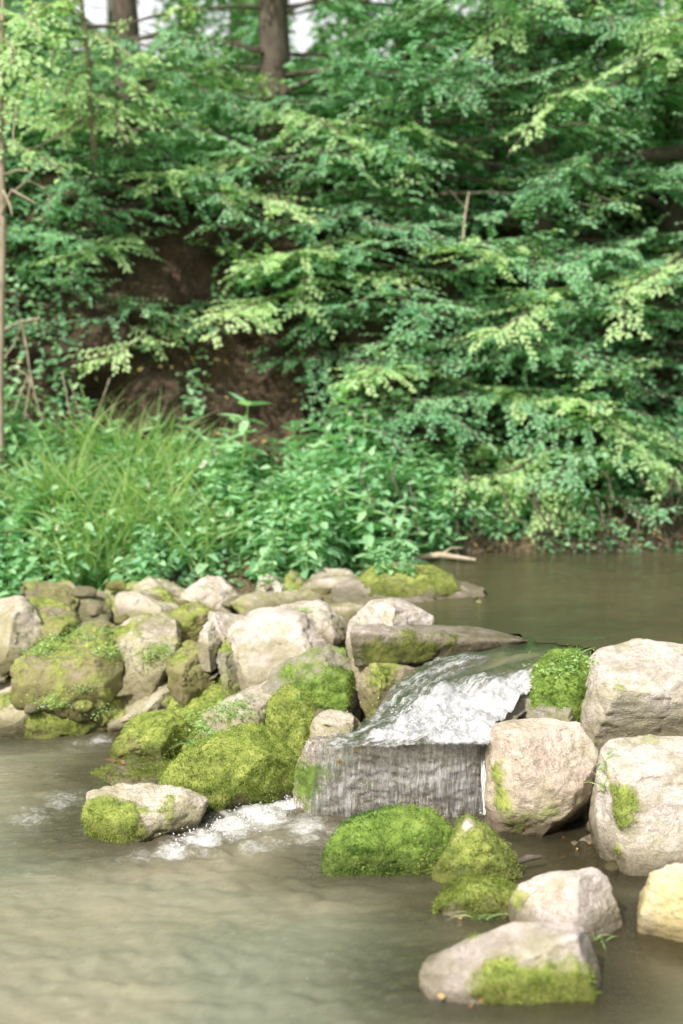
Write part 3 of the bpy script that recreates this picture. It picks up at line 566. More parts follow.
# upper pool
px_ = gaxis([(-.9, 3, .04), (3, 12, .5), (12, 61, 4)]); py_ = gaxis([(4.7, 8.3, .04)])
UX, UY = np.meshgrid(px_, py_); U = np.stack([UX, UY, 0 * UX + ZP], -1)
U[..., 2] += .0022 * (fbm(U * [1, 2.2, 1], 6, 3, 51) - .5) * 2
lipY = np.interp(UX, [-1, .1, .66, .72, .85, 1.05, 3, 60], [5.55, 5.5, 5.42, 5.30, 5.24, 5.0, 5.1, 5.4])
inb = (UY > lipY) & (UX > np.interp(UY, [5, 6, 6.5, 7.2, 8], [.1, .3, .2, .0, -.2]))
idx = grid_faces(*UX.shape); keep = inb.ravel()[idx].all(1)
# water in the hidden corner behind the left pile is not needed
make = make_mesh('pool_water', U.reshape(-1, 3), idx[keep], M['pool'], None, True, {'foam': 0 * UX.ravel(), 'clear': (.25 + 0 * UX).ravel(), 'rip': (.6 + 0 * UX).ravel()})
tag(make, 'still brown pool water above the weir reflecting the trees', kind='structure')

# ---- cascade sheet from the pool lip to the ledge
rows = [((524,637),(606,637),.421),((484,650),(592,651),.414),((432,658),(572,664),.395),((396,673),(549,681),.358),((380,697),(528,697),.318),((366,717),(508,713),.292),((347,730),(495,729),.276),((326,738),(491,738),.272),((318,742),(490,742),.266),((317,748),(490,748),.256)]
nu = 160; RA = []
for (l, r_, z) in rows:
    A = at_z(*l, z); B = at_z(*r_, z); t = np.linspace(0, 1, nu)[:, None]; RA.append(A * (1 - t) + B * t)
RA = np.array(RA); nv = 130; tt = np.linspace(0, len(rows) - 1, nv); i = np.clip(tt.astype(int), 0, len(rows) - 2); f = (tt - i)[:, None, None]
G = RA[i] * (1 - f) + RA[i + 1] * f
for _ in range(12): G[1:-1] = .5 * G[1:-1] + .25 * (G[:-2] + G[2:])
vv, uu = np.meshgrid(np.linspace(0, 1, nv), np.linspace(0, 1, nu), indexing='ij')
fl = np.stack([uu * 1.0 + vv * .55, vv * .35, 0 * uu], -1)     # coordinates that follow the current
vv0 = vv; vv = np.clip(vv * 1.11, 0, 1.06)
cm = sstep(.30, .52, vv + .10 * (fbm(fl, 6, 3, 2) - .5) + .12 * (uu - .5)) * sstep(1.04, .90, vv)
stream = sstep(.12, .35, uu + .25 * (1 - vv) * 0 + .2 * (fbm(fl, 4, 3, 5) - .5))
cf = cm * (.35 + .85 * stream) + .5 * sstep(.62, .8, uu) * sstep(.16, .34, vv)
cf = np.maximum(cf, .58 * sstep(.50, .25, uu) * sstep(.12, .26, vv)) * (.50 + .9 * fbm(fl, 9, 4, 12)); cf = np.maximum(cf, 1.1 * sstep(.90, .96, vv) * fbm(fl, 14, 3, 19))
BEDG = G.copy()
G[..., 2] += .040 * (fbm(fl * [1, .6, 1], 13, 4, 14) - .5) * sstep(.08, .35, vv) * sstep(1.05, .85, vv) + np.clip(cf, 0, 1) * sstep(1.04, .8, vv) * .08 * (fbm(G, 16, 4, 15) - .4) + .022 * np.clip(cf, 0, 1) * (fbm(G, 50, 3, 16) - .5) + .007 * np.sin(vv * 26 + uu * 5 + 4 * fbm(fl, 5, 2, 3)) * (1 - cm) * sstep(.1, .2, vv)
# wet stone shelf that carries the cascade
bu = np.linspace(-.10, 1.03, 120); BD = []
for rw in BEDG[:88]:
    BD.append(rw[0] + (rw[-1] - rw[0]) * bu[:, None])
BD = np.array(BD); BD[..., 2] += -.030 + .045 * (fbm(BD, 9, 4, 23) - .5) + .02 * (fbm(BD, 30, 3, 24) - .5) - .10 * sstep(.0, -.10, bu)[None]; BD[..., 1] += .02 * (fbm(BD, 12, 3, 28) - .5)
bed_n = BD.shape
sk = BD[-1].copy(); sk[:, 2] -= .25; sl = BD[:, 0].copy()
sl = BD.copy(); BDV = BD
bo = make_mesh('wet_shelf', BDV.reshape(-1, 3), grid_faces(BDV.shape[0], BDV.shape[1]), M['grey'], None, True, {'moss': (.8 * sstep(.62, .74, fbm(BDV, 9, 4, 61)) * (np.arange(120) / 120 < .3)).ravel(), 'wet': np.full(BDV.shape[:2], .75).ravel(), 'low': np.zeros(BDV.shape[:2]).ravel()})
tag(bo, 'dark wet stone shelf under the white water of the cascade', 'rock')
m = N('rushing_water'); p = m.pos(); foam_ = m.attr('foam')
fvec = m.n('CombineXYZ', {0: m.math('MULTIPLY', m.attr('fu'), 26.0), 1: m.math('MULTIPLY', m.attr('fv'), 7.0), 2: 0.0}).outputs[0]; fs_ = m.noise(fvec, 1, 5, .65, dist=.8)
fn = m.noise(m.scalevec(p, (1, .6, 1)), 24, 7, .75, dist=1.6); fn2 = m.noise(p, 110, 4, .7)
fmk = m.maprange(m.math('ADD', m.math('MULTIPLY', foam_, .36), m.math('ADD', m.math('MULTIPLY', fs_, .75), m.math('ADD', m.math('MULTIPLY', fn, .60), m.math('MULTIPLY', fn2, .25)))), .92, 1.22)
nb = m.bump(fn, .7, .02)
body = m.n('MixShader', {0: m.math('SUBTRACT', .78, m.math('MULTIPLY', m.attr('deep'), .45)), 1: m.n('BsdfDiffuse', {'Color': (.26, .25, .13, 1), 'Normal': nb}), 2: m.n('BsdfTransparent', {'Color': (.6, .6, .45, 1)})})
sur = m.n('MixShader', {0: m.n('Fresnel', {'IOR': 1.22, 'Normal': nb}), 1: body, 2: m.n('BsdfGlossy', {'Roughness': .12, 'Normal': nb})})
wh = m.n('MixShader', {0: .25, 1: m.n('BsdfPrincipled', {'Base Color': (.66, .68, .70, 1), 'Roughness': .3, 'Normal': m.bump(fn2, .8, .01)}), 2: m.n('BsdfTranslucent', {'Color': (.6, .62, .64, 1)})})
full = m.n('MixShader', {0: fmk, 1: sur, 2: wh})
M['rush'] = m.done(m.n('MixShader', {0: m.maprange(m.math('ADD', m.attr('edge'), m.math('MULTIPLY', m.math('SUBTRACT', fn, .5), .5)), .2, .5), 1: m.n('BsdfTransparent'), 2: full}))
cas = make_mesh('cascade_water', G.reshape(-1, 3), grid_faces(nv, nu), M['rush'], None, True, {'foam': cf.ravel(), 'fu': (uu + .9 * vv + .05 * fbm(fl, 5, 2, 71)).ravel(), 'fv': (vv * 1.0).ravel(), 'deep': (sstep(.3, .5, uu) * sstep(.40, .25, vv)).ravel(), 'edge': (np.minimum(sstep(0, .14, uu), np.minimum(sstep(1, .97, uu) + .3, .16 + sstep(1.0, .87, vv0)))).ravel()})
tag(cas, 'white rushing water pouring through the gap in the weir', kind='structure')
# ---- thin film of water falling down the face of the waterfall rock
from mathutils.bvhtree import BVHTree
blk = [o for o in ROCKS if o.name.startswith('waterfall_rock')][0]
bv = BVHTree.FromPolygons([tuple(v) for v in coords(blk.data)], [tuple(q.vertices) for q in blk.data.polygons])
A = at_y(322, 742, 4.65); B = at_y(491, 742, 4.65); nx_, nz_ = 150, 90
FX = np.zeros((nz_, nx_, 3)); ok = np.zeros((nz_, nx_), bool)
ztop = .262
for j in range(nz_):
    tz = j / (nz_ - 1); z = ztop * (1 - tz) - .01 * tz
    for k in range(nx_):
        x = A[0] + (B[0] - A[0]) * k / (nx_ - 1) - .05 * tz * (1 - k / nx_)
        h = bv.ray_cast(Vector((x, 3.6, z)), Vector((0, 1, 0)))
        if h[0] is not None: FX[j, k] = (x, h[0].y - .007, z); ok[j, k] = h[0].y < 5.0
        else: FX[j, k] = (x, 4.6, z)
fy = FX[..., 1].copy()
for _ in range(3): fy[1:-1, 1:-1] = np.minimum(fy[1:-1, 1:-1], .25 * (fy[:-2, 1:-1] + fy[2:, 1:-1] + fy[1:-1, :-2] + fy[1:-1, 2:]))
FX[..., 1] = fy - .004 * vnoise(FX * [60, 1, 6], 1, 3)
idx = grid_faces(nz_, nx_); idx = idx[ok.ravel()[idx].all(1)]
m = N('falling_water_film'); p = m.pos(); sv = m.scalevec(p, (110, 25, 13)); n1 = m.noise(sv, 1, 5, .7, dist=.5); n2 = m.noise(p, 6, 3); n3 = m.noise(m.scalevec(p, (220, 60, 26)), 1, 3, .6)
al = m.maprange(m.math('ADD', m.math('ADD', n1, m.math('MULTIPLY', n3, .25)), m.math('MULTIPLY', n2, .62)), .86, 1.16, .0, .55)
nb = m.bump(n1, .9, .02)
whs = m.n('BsdfPrincipled', {'Base Color': (.62, .64, .66, 1), 'Roughness': .15, 'Normal': nb})
clr = m.n('MixShader', {0: m.math('MULTIPLY', m.n('Fresnel', {'IOR': 1.33, 'Normal': nb}).outputs[0], 1.0), 1: m.n('BsdfTransparent'), 2: m.n('BsdfGlossy', {'Roughness': .08, 'Normal': nb})})
M['film'] = m.done(m.n('MixShader', {0: al, 1: clr, 2: whs}))
film = make_mesh('waterfall', FX.reshape(-1, 3), idx, M['film']); tag(film, 'thin streaks of water falling down the square grey rock face', 'waterfall'); film['kind'] = 'stuff'
# small spouts either side of the block
sp = Geo()
def spout(pts, w0, w1):
    n = 26; Pn = np.array([at_y(*q) for q in pts]); tq = np.linspace(0, len(pts) - 1, n); ii = np.clip(tq.astype(int), 0, len(pts) - 2); ff = (tq - ii)[:, None]
    C = Pn[ii] * (1 - ff) + Pn[ii + 1] * ff
    for k in range(7):
        o = rng.normal(size=3) * [.012, .008, .002]; sp.tube(C + o + .004 * (fbm(C + k, 30, 2, k)[:, None] - .5), np.linspace(w0, w1, n) * rng.uniform(.4, 1), 7)
spout([(488,738,4.72),(489,748,4.60),(488,775,4.55),(491,812,4.53)], .003, .006)
m = N('white_water'); M['whitewater'] = m.done(m.n('MixShader', {0: m.maprange(m.noise(m.scalevec(m.pos(), (120, 120, 18)), 1, 4), .35, .6, .85, .1), 1: m.n('BsdfPrincipled', {'Base Color': (.85, .87, .88, 1), 'Roughness': .2, 'Normal': m.bump(m.noise(m.scalevec(m.pos(), (90, 90, 14)), 1, 3), .8, .01)}), 2: m.n('BsdfTransparent')}))
so_ = sp.build('water_spout', M['whitewater']); tag(so_, 'thin white spouts of water running off the sides of the square waterfall rock', 'water', kind='stuff')
# droplets and bubbles
dr = Geo(); ico = bmesh.new(); bmesh.ops.create_icosphere(ico, subdivisions=1, radius=1); iv = np.array([v.co[:] for v in ico.verts]); ifc = np.array([[v.index for v in f.verts] for f in ico.faces]); ico.free()
for (fx, fy, fr_, zz, n) in [(288,798,14,0,90),(262,815,22,0,110),(225,830,24,0,110),(185,845,20,0,60),(420,715,34,.30,150),(460,725,28,.28,110),(520,690,20,.34,60),(490,815,8,0,40)]:
    c = at_z(fx, fy, zz); rr = fr_ / F * c[1]
    for _ in range(n):
        q = c + rng.normal(size=3) * [rr * .6, rr * .9, 0]; q[2] = zz + .006 + abs(rng.normal()) * .014
        dr.add(q + iv * rng.uniform(.0012, .0034), ifc)
dd = dr.build('water_spray', M['whitewater']); tag(dd, 'drops and bubbles of spray above the white water', 'spray', kind='stuff')
print('water', time.time() - T0)

# ------------------------------------------------------------------ trees of the bank
def clearing(P):
    """open lanes of sky between the far trunks"""
    q = project(P); x, y = q[:, 0], q[:, 1]
    return ((np.hypot((x - 103) / 22, (y - 2) / 28) < 1) | (np.hypot((x - 302) / 12, (y - 16) / 46) < 1) | (np.hypot((x - 145) / 15, (y - 20) / 34) < .9) | (np.hypot((x - 150) / 16, (y - 85) / 16) < .6))
def branch(GL, GB, S, E, width=.36, leaf=.047, lscale=1.0, up=.13, bare=.25, twr=.0035, dens=1.0, tilt=0.0):
    S = np.asarray(S, float); E = np.asarray(E, float); Lb = np.linalg.norm(E - S); n = 18
    Mid = S * .45 + E * .55 + [0, 0, up * Lb]; t = np.linspace(0, 1, n)[:, None]
    C = (1 - t) ** 2 * S + 2 * t * (1 - t) * Mid + t ** 2 * E
    C += (np.stack([vnoise(C * [1, 1, 1], 3, 5), vnoise(C, 3, 6), vnoise(C, 3, 7)], 1) - .5) * .24 * t + (np.stack([vnoise(C, 8, 5), vnoise(C, 8, 6), vnoise(C, 8, 7)], 1) - .5) * .07 * t
    GB.tube(C, np.linspace(.004 + .007 * Lb, twr, n), 5)
    T = norm(np.gradient(C, axis=0)); Bv = norm(np.cross(T, [0, 0, 1.0])); Up = np.cross(Bv, T)
    Bv = norm(Bv + Up * tilt); Up = np.cross(Bv, T)
    span = (1 - bare) * Lb; k = max(5, int(span / .05)); LP, LD, LN, LL = [], [], [], []
    sh = rng.random()
    for a in range(k):
        s = bare + (1 - bare) * (a + rng.random() * .5) / k; i = min(int(s * (n - 1)), n - 2); f = s * (n - 1) - i
        c = C[i] * (1 - f) + C[i + 1] * f; prof = math.sin(math.pi * min(1, ((s - bare) / (1 - bare)) * .80 + .16)) ** .8
        for sd in (-1, 1):
            if rng.random() < .20: continue
            tw = width * prof * rng.uniform(.4, 1.3); d = norm(T[i] * rng.uniform(.3, 1.3) + Bv[i] * sd * .9 + Up[i] * rng.normal() * .22 - [0, 0, .05])
            m_ = max(2, int(tw / .022 * dens)); u = (np.arange(m_) + .4) / m_
            cc = c + d * (u * tw)[:, None] - np.array([0, 0, .10 * tw]) * (u ** 2)[:, None]
            GB.tube(cc[[0, m_ // 2, -1]] if m_ > 2 else cc[[0, -1]], .0016, 3)
            sg = np.where(np.arange(m_) % 2, 1, -1)[:, None]; per = norm(np.cross(Up[i], d))
            LP.append(cc); LD.append(d * .75 + per * sg * .75 + rng.normal(size=(m_, 3)) * .18 - [0, 0, .08]); LN.append(Up[i] + rng.normal(size=(m_, 3)) * .32)
            LL.append(leaf * lscale * rng.uniform(.65, 1.15, m_) * (1.05 - .35 * u))
    P = np.concatenate(LP); L = np.concatenate(LL); kp = ~clearing(P); P = P[kp]; L = L[kp]
    if len(P) == 0: return
    GL.leaves(P, np.concatenate(LD)[kp], np.concatenate(LN)[kp] + [-.12, -.42, 0], L, L * .66, a=np.clip(rng.random(len(P)) * .55 + sh * .45, 0, 1))

tx = np.array([-5.6, -4.4, -3.2, -2.25, -1.35, -.45, .45, 1.25, 2.1, 3.1, 4.3, 5.6]); ty = 9.1 + .35 * np.sin(np.arange(12) * 2.4)
bt = [(Geo(), Geo(), Geo()) for _ in tx]     # crown, crown in painted sunlit colour, branches
def trunk_at(k, z):
    b = height(np.array([tx[k]]), np.array([ty[k]]))[0]; h = z - b
    return np.array([tx[k] + .06 * math.sin(k * 1.7) * h, ty[k] - .07 * h + .02 * h * math.cos(k), z])
def add_branch(E, k=None, side=None, light=False, **kw):
    E = np.asarray(E, float)
    q_ = project(E)
    if q_[1] < 75 and (78 < q_[0] < 172 or 268 < q_[0] < 330): return
    if k is None:
        w_ = np.abs(np.abs(tx - E[0]) - 1.0) + np.abs(rng.normal(size=len(tx))) * .35; k = int(w_.argmin())
    b = height(np.array([tx[k]]), np.array([ty[k]]))[0]
    S = trunk_at(k, max(E[2] + rng.uniform(-.15, .35), b + .15))
    if E[2] < b + .1: S = np.array([S[0], 8.55 + rng.uniform(-.1, .25), E[2] + rng.uniform(-.05, .22)])
    if np.linalg.norm(E - S) > 2.2: S = E + norm(S - E) * 2.2
    branch(bt[k][1] if light else bt[k][0], bt[k][2], S, E, **kw)
def hole(px, py):
    """mouths of the dark hollows under the boughs, as world-space gaps seen from the stream"""
    for (cx, cy, rx, ry) in [(112,350,44,22),(150,415,88,40),(290,412,62,44),(225,385,44,16),(430,460,14,16),(610,505,60,6)]:
        if ((px - cx) / rx) ** 2 + ((py - cy) / ry) ** 2 < 1: return True
    return False
nb_ = 0
for gy_ in np.arange(-70, 522, 29):
    for gx_ in np.arange(-80, 790, 60):
        px = gx_ + rng.uniform(-34, 34); py = gy_ + rng.uniform(-20, 20)
        lim = np.interp(px, [0, 60, 200, 330, 400, 460, 683], [350, 372, 385, 410, 455, 515, 525])
        if py > lim or hole(px, py) or hole(px, py - 16): continue
        if px < 320 and py < 50 and rng.random() < .6: continue
        Yb = np.interp(py, [-70, 150, 400, 520], [8.4, 8.25, 8.0, 7.75]) + rng.uniform(-.35, .35) - .25 * (px > 400)
        E = at_y(px, py, Yb); add_branch(E, light=rng.random() < (.55 if px < 170 and py < 150 else .25 if px > 560 and py < 200 else .06), tilt=rng.normal() * .18, width=rng.uniform(.22, .42), leaf=rng.uniform(.032, .048)); nb_ += 1  # sunlit patches put in by leaf colour, mostly towards the upper corners
# feature boughs, given the sunlit leaf colour, that sweep forward over the pool
for (px, py, Y, sx, sy, sY) in [(345,378,7.6,470,385,8.9),(480,345,7.55,660,262,8.7),(600,428,7.5,440,392,8.7),(430,262,7.8,600,255,8.9),(235,272,7.8,400,235,9.0),(140,190,7.9,300,150,9),(95,372,7.7,210,320,8.8),(640,462,7.4,560,400,8.6),(560,518,7.35,470,440,8.5),(690,480,7.4,600,420,8.6),
        (300,215,7.9,160,180,9),(520,140,7.9,690,60,8.8),(470,60,7.9,600,-30,8.8),(360,150,8,250,110,9),(620,100,7.8,720,-10,8.7),(200,330,7.7,330,290,8.8),(610,320,7.6,720,240,8.7),(60,265,7.8,180,230,8.9),(330,300,7.8,220,262,8.9)]:
    E = at_y(px, py, Y); S = at_y(sx, sy, sY); k = int(np.abs(tx - S[0]).argmin())
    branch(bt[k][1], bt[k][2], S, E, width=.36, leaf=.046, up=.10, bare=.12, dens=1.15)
# inner layer, close to the earth bank
for gy_ in np.arange(-60, 500, 35):
    for gx_ in np.arange(-60, 760, 74):
        px = gx_ + rng.uniform(-36, 36); py = gy_ + rng.uniform(-26, 26)
        if hole(px, py) or (px < 340 and py > 345) or (px < 320 and py < 20) or rng.random() < .08: continue
        add_branch(at_y(px, py, rng.uniform(8.8, 9.5)), width=.42, leaf=.06)
# upper crown above the photo and side trees beyond it
for k in range(len(tx)):
    inside = abs(tx[k]) < 2.9
    for _ in range(5 if inside else 13):
        z = rng.uniform(4.9, 6.4) if inside else rng.uniform(1.6, 6.4); th = rng.uniform(math.pi, 2 * math.pi) if rng.random() < .75 else rng.uniform(0, math.pi)
        r_ = rng.uniform(.6, 1.5) * (1 if z < 5.5 else .7); c = trunk_at(k, z); E = c + [math.cos(th) * r_, math.sin(th) * r_, -.25]
        if inside and E[1] < 7.6 : continue
        if -2.3 < E[0] < -.2 and z < 4.5: continue
        add_branch(E, k, width=.45, leaf=.065, dens=.8)
where = ['beyond the left photo edge, furthest out', 'beyond the left photo edge', 'at the left edge of the photo', 'left of the two dark hollows', 'above the left dark hollow', 'above the hollow behind the tall herb', 'left of the middle of the pool bank',
         'right of the middle of the pool bank', 'over the right end of the pool bank', 'at the right edge of the photo', 'beyond the right photo edge', 'beyond the right photo edge, furthest out']
for k in range(len(tx)):
    b = height(np.array([tx[k]]), np.array([ty[k]]))[0]; root = empty('bank_tree', (tx[k], ty[k], b))
    Mi = Matrix.Translation((-tx[k], -ty[k], -b)); tk = Geo()
    zs = np.linspace(b - .15, 6.7, 22); tk.tube([trunk_at(k, z) + [.02 * math.sin(z * 5 + k), .02 * math.cos(z * 4), 0] for z in zs], np.linspace(.075, .018, 22) * (1 + .25 * (k % 3)), 9)
    for g_, nm, mt in ((tk, 'trunk', 'bark'), (bt[k][2], 'branches', 'bark'), (bt[k][0], 'crown', 'beech'), (bt[k][1], 'sunlit_tint_crown', 'beech_light')):
        if g_.n == 0: continue
        o = g_.build(nm, M[mt], root, smooth=nm != 'crown'); o.matrix_local = Mi
    tag(root, 'layered green beech tree with drooping sprays ' + where[k], 'tree', 'beech trees on the far bank')
print('trees', time.time() - T0, nb_)

# thick dark bough at upper right, hung in front of the bank
g = Geo(); Pp = [at_y(705,150,8.7), at_y(640,156,8.6), at_y(585,160,8.55), at_y(535,166,8.6)]; g.tube(Pp, [.05, .042, .036, .02], 9)
g.tube([at_y(640,156,8.6), at_y(600,185,8.5), at_y(575,230,8.5)], [.018, .012, .006], 6); g.tube([at_y(600,160,8.57), at_y(560,130,8.6), at_y(520,120,8.6)], [.015, .010, .005], 6)
tag(g.build('fallen_bough', M['bark']), 'thick dark bough lying level among the leaves at upper right', 'bough')
g = Geo(); g.tube([at_y(496,200,8.9), at_y(492,120,8.8), at_y(498,60,8.8), at_y(480,-40,8.8)], [.035, .03, .026, .022], 8); g.tube([at_y(494,80,8.8), at_y(520,40,8.75), at_y(545,22,8.7)], [.02, .014, .01], 6)
tag(g.build('leaning_stem', M['bark']), 'dark forked stem showing in the gap at the top right', 'tree stem')

# ---- saplings at the left with pale stems
def sapling(stem_pts, radii, twigs, sprays, label, name='sapling'):
    base = np.array(stem_pts[0]); root = empty(name, base); Mi = Matrix.Translation(-Vector(base))
    g = Geo(); g.tube(stem_pts, radii, 7)
    for (P_, r_) in twigs: g.tube(P_, np.linspace(r_, r_ * .35, len(P_)), 5)
    o = g.build('stem', M['bark_pale'], root); o.matrix_local = Mi
    gl, gb = Geo(), Geo()
    for (S, E) in sprays: branch(gl, gb, S, E, width=.26, leaf=.052, up=.12, bare=.1, dens=.85)
    o = gl.build('crown', M['beech_light'], root); o.matrix_local = Mi
    o = gb.build('twigs', M['bark_pale'], root); o.matrix_local = Mi
    tag(root, label, 'sapling'); return root
y = 7.5
sapling([at_y(2,540,y), at_y(0,380,y), at_y(3,230,y), at_y(1,110,y), at_y(4,-60,y)], [.022, .02, .018, .015, .01],
        [([at_y(2,215,y), at_y(12,190,7.3), at_y(35,203,7.2)], .012), ([at_y(2,175,y), at_y(18,170,7.4), at_y(34,172,7.3)], .008), ([at_y(3,190,y), at_y(10,205,7.3), at_y(12,215,7.2)], .010), ([at_y(2,122,y), at_y(18,124,7.4), at_y(34,117,7.4)], .007), ([at_y(3,200,y), at_y(28,180,7.4), at_y(48,190,7.4), at_y(50,212,7.3)], .006)],
        [(at_y(3,20,y), at_y(-40,50,7.2)), (at_y(3,10,y), at_y(50,42,7.3)), (at_y(3,60,y), at_y(60,92,7.3)), (at_y(3,90,y), at_y(-30,120,7.2)), (at_y(3,-20,y), at_y(40,-5,7.3)), (at_y(3,150,y), at_y(70,166,7.4)), (at_y(3,40,y), at_y(24,75,7.0)), (at_y(3,100,y), at_y(40,140,7.2))],
        'thin pale sapling stem with yellowish leaves at the left photo edge')
y = 8.0
sapling([at_y(98,190,8.9), at_y(94,150,y), at_y(90,110,y), at_y(88,60,y), at_y(82,10,y), at_y(74,-50,y)], [.015, .018, .017, .015, .013, .01],
        [([at_y(93,110,y), at_y(66,132,7.9), at_y(40,146,7.8), at_y(12,154,7.7)], .010), ([at_y(84,15,y), at_y(70,5,7.9), at_y(56,-10,7.9)], .007), ([at_y(94,125,y), at_y(78,122,7.9), at_y(62,150,7.8)], .007), ([at_y(94,120,y), at_y(104,95,7.9), at_y(110,80,7.9)], .008), ([at_y(95,128,y), at_y(82,115,7.9), at_y(66,106,7.8)], .008), ([at_y(96,130,y), at_y(112,128,7.9), at_y(118,122,7.8)], .006)],
        [(at_y(88,40,y), at_y(40,60,7.7)), (at_y(88,20,y), at_y(30,22,7.6)), (at_y(86,30,y), at_y(150,70,7.7)), (at_y(90,70,y), at_y(40,100,7.7)), (at_y(88,60,y), at_y(150,110,7.8)), (at_y(80,-10,y), at_y(30,-10,7.7)), (at_y(88,90,y), at_y(130,140,7.7)), (at_y(82,0,y), at_y(20,45,7.6)), (at_y(90,110,y), at_y(20,128,7.6))],
        'thin pale forked tree with bare twigs at upper left')
# bare dead stalks above the herbs at left
g = Geo()
for P_, r_ in [([(-6,335),(20,322),(40,318)],.010), ([(22,322),(27,350),(31,380),(24,420)],.007), ([(22,322),(14,345),(2,360)],.006), ([(12,366),(26,374),(31,384)],.006), ([(30,372),(36,400),(44,425)],.005), ([(28,376),(18,400),(8,432)],.005), ([(62,372),(66,392),(72,425)],.005), ([(70,380),(76,402),(86,430)],.004), ([(110,378),(104,395),(94,420)],.004)]:
    g.tube([at_y(a, b, 7.75) for a, b in P_], np.linspace(r_, r_ * .5, len(P_)), 5)
tag(g.build('dead_stalks', M['deadwood']), 'bare dead stalks forked above the herbs at the left', 'dead stalks')
g = Geo(); g.tube([at_y(469,192,8.0), at_y(465,215,7.95), at_y(463,240,7.9)], [.005, .008, .006], 5); g.tube([at_y(466,208,7.97), at_y(458,200,7.95), at_y(450,190,7.9)], .004, 4)
tag(g.build('dead_twig', M['deadwood']), 'pale dead twig hanging among the leaves right of the middle', 'twig')

# ---- far woodland
def far_tree(x, y, h, cr, cz, n, mat, bark, label, r0=.12, conifer=False, leaf=.10, skip=None, group=None):
    b = height(np.array([x]), np.array([y]))[0]; root = empty('conifer' if conifer else 'woodland_tree', (x, y, b))
    g = Geo(); zs = np.linspace(-.2, h, 14); g.tube([(.05 * math.sin(z * .9 + x), .05 * math.cos(z * .7), z) for z in zs], np.linspace(r0, r0 * .35, 14), 10)
    gl = Geo(); P = []
    if conifer:
        for _ in range(int(n / 60)):
            z = rng.uniform(cz, h); rr = cr * (1.05 - (z - cz) / (h - cz) * .7); th = rng.uniform(0, 2 * math.pi); e = np.array([math.cos(th) * rr, math.sin(th) * rr, z - .25 * rr])
            u = rng.random((60, 1)); P.append(np.array([0, 0, z]) * (1 - u) + e * u + rng.normal(size=(60, 3)) * [.07, .07, .06])
    else:
        for _ in range(int(n / 50)):
            v = norm(rng.normal(size=3)); c = v * rng.uniform(.45, 1) * [cr, cr, (h - cz) / 2] + [0, 0, (h + cz) / 2]
            g.tube([np.array([0, 0, min(h * .9, max(.8, c[2] - .6))]), (c + [0, 0, c[2] - .4]) * [.5, .5, .5], c], [r0 * .22, r0 * .12, .01], 4)
            P.append(c + rng.normal(size=(50, 3)) * [.38, .38, .14])
    P = np.concatenate(P)
    if skip is not None: P = P[~skip(P + [x, y, b])]
    k = len(P); D = rng.normal(size=(k, 3)) * [1, 1, .35]; gl.leaves(P, D, np.array([0, 0, 1.0]) + rng.normal(size=(k, 3)) * .5, leaf * rng.uniform(.6, 1.2, k), leaf * .6)
    g.build('trunk', M[bark], root); gl.build('crown', M[mat], root, False)
    tag(root, label, 'tree', group); return root
def X_at(px, Y): return at_y(px, 0, Y)[0]
far_tree(X_at(121,12.5), 12.5, 9, 1.2, 4.6, 2600, 'far_leaf', 'bark_grey', 'tall grey trunk rising into the bright sky gap at upper left', .085, skip=clearing)
far_tree(X_at(280,12.8), 12.8, 9, 1.0, 5.0, 1500, 'far_leaf', 'bark_pale', 'sunlit tan trunk beside the narrow sky gap at the top', .09, skip=clearing)
far_tree(X_at(246,11.9), 11.9, 8, .50, 1.0, 9000, 'conifer', 'bark', 'dark dense conifer between the two sky gaps at the top', .14, True, .07, skip=clearing)
far_tree(X_at(190,13.8), 13.8, 8, .95, 1.2, 5000, 'far_leaf', 'bark', 'broad dark tree just left of the dense conifer', .10, skip=clearing)
far_tree(X_at(60,12.2), 12.2, 8, .8, 1.4, 4200, 'conifer', 'bark', 'dark tree behind the forked sapling at upper left', .10, skip=clearing)
far_tree(X_at(0,11.8), 11.8, 8, 1.2, 2.2, 4200, 'far_leaf', 'bark', 'light woodland tree at the upper left photo corner', .10, skip=clearing)
for px, Y, cr in [(355,12.4,1.15),(430,13,1.3),(500,12,1.2),(580,13.2,1.4),(650,12.2,1.3),(730,13,1.4)]:
    far_tree(X_at(px, Y), Y, 8.5, cr, .8, 6500, 'far_leaf', 'bark', 'woodland tree closing the view behind the beeches on the right', .11, group='woodland trees behind the right half of the bank', skip=clearing)
for x, Y in [(-9,12),(-7,14),(-5,12.5),(5,12.5),(7,14),(9.5,12),(-11,10),(12,10.5)]:
    far_tree(x, Y, 9, 1.9, 1.0, 4500, 'far_leaf', 'bark', 'woodland tree on the hillside beyond the edges of the photo', .14, group='woodland trees beyond the photo edges', leaf=.15)
print('far', time.time() - T0)

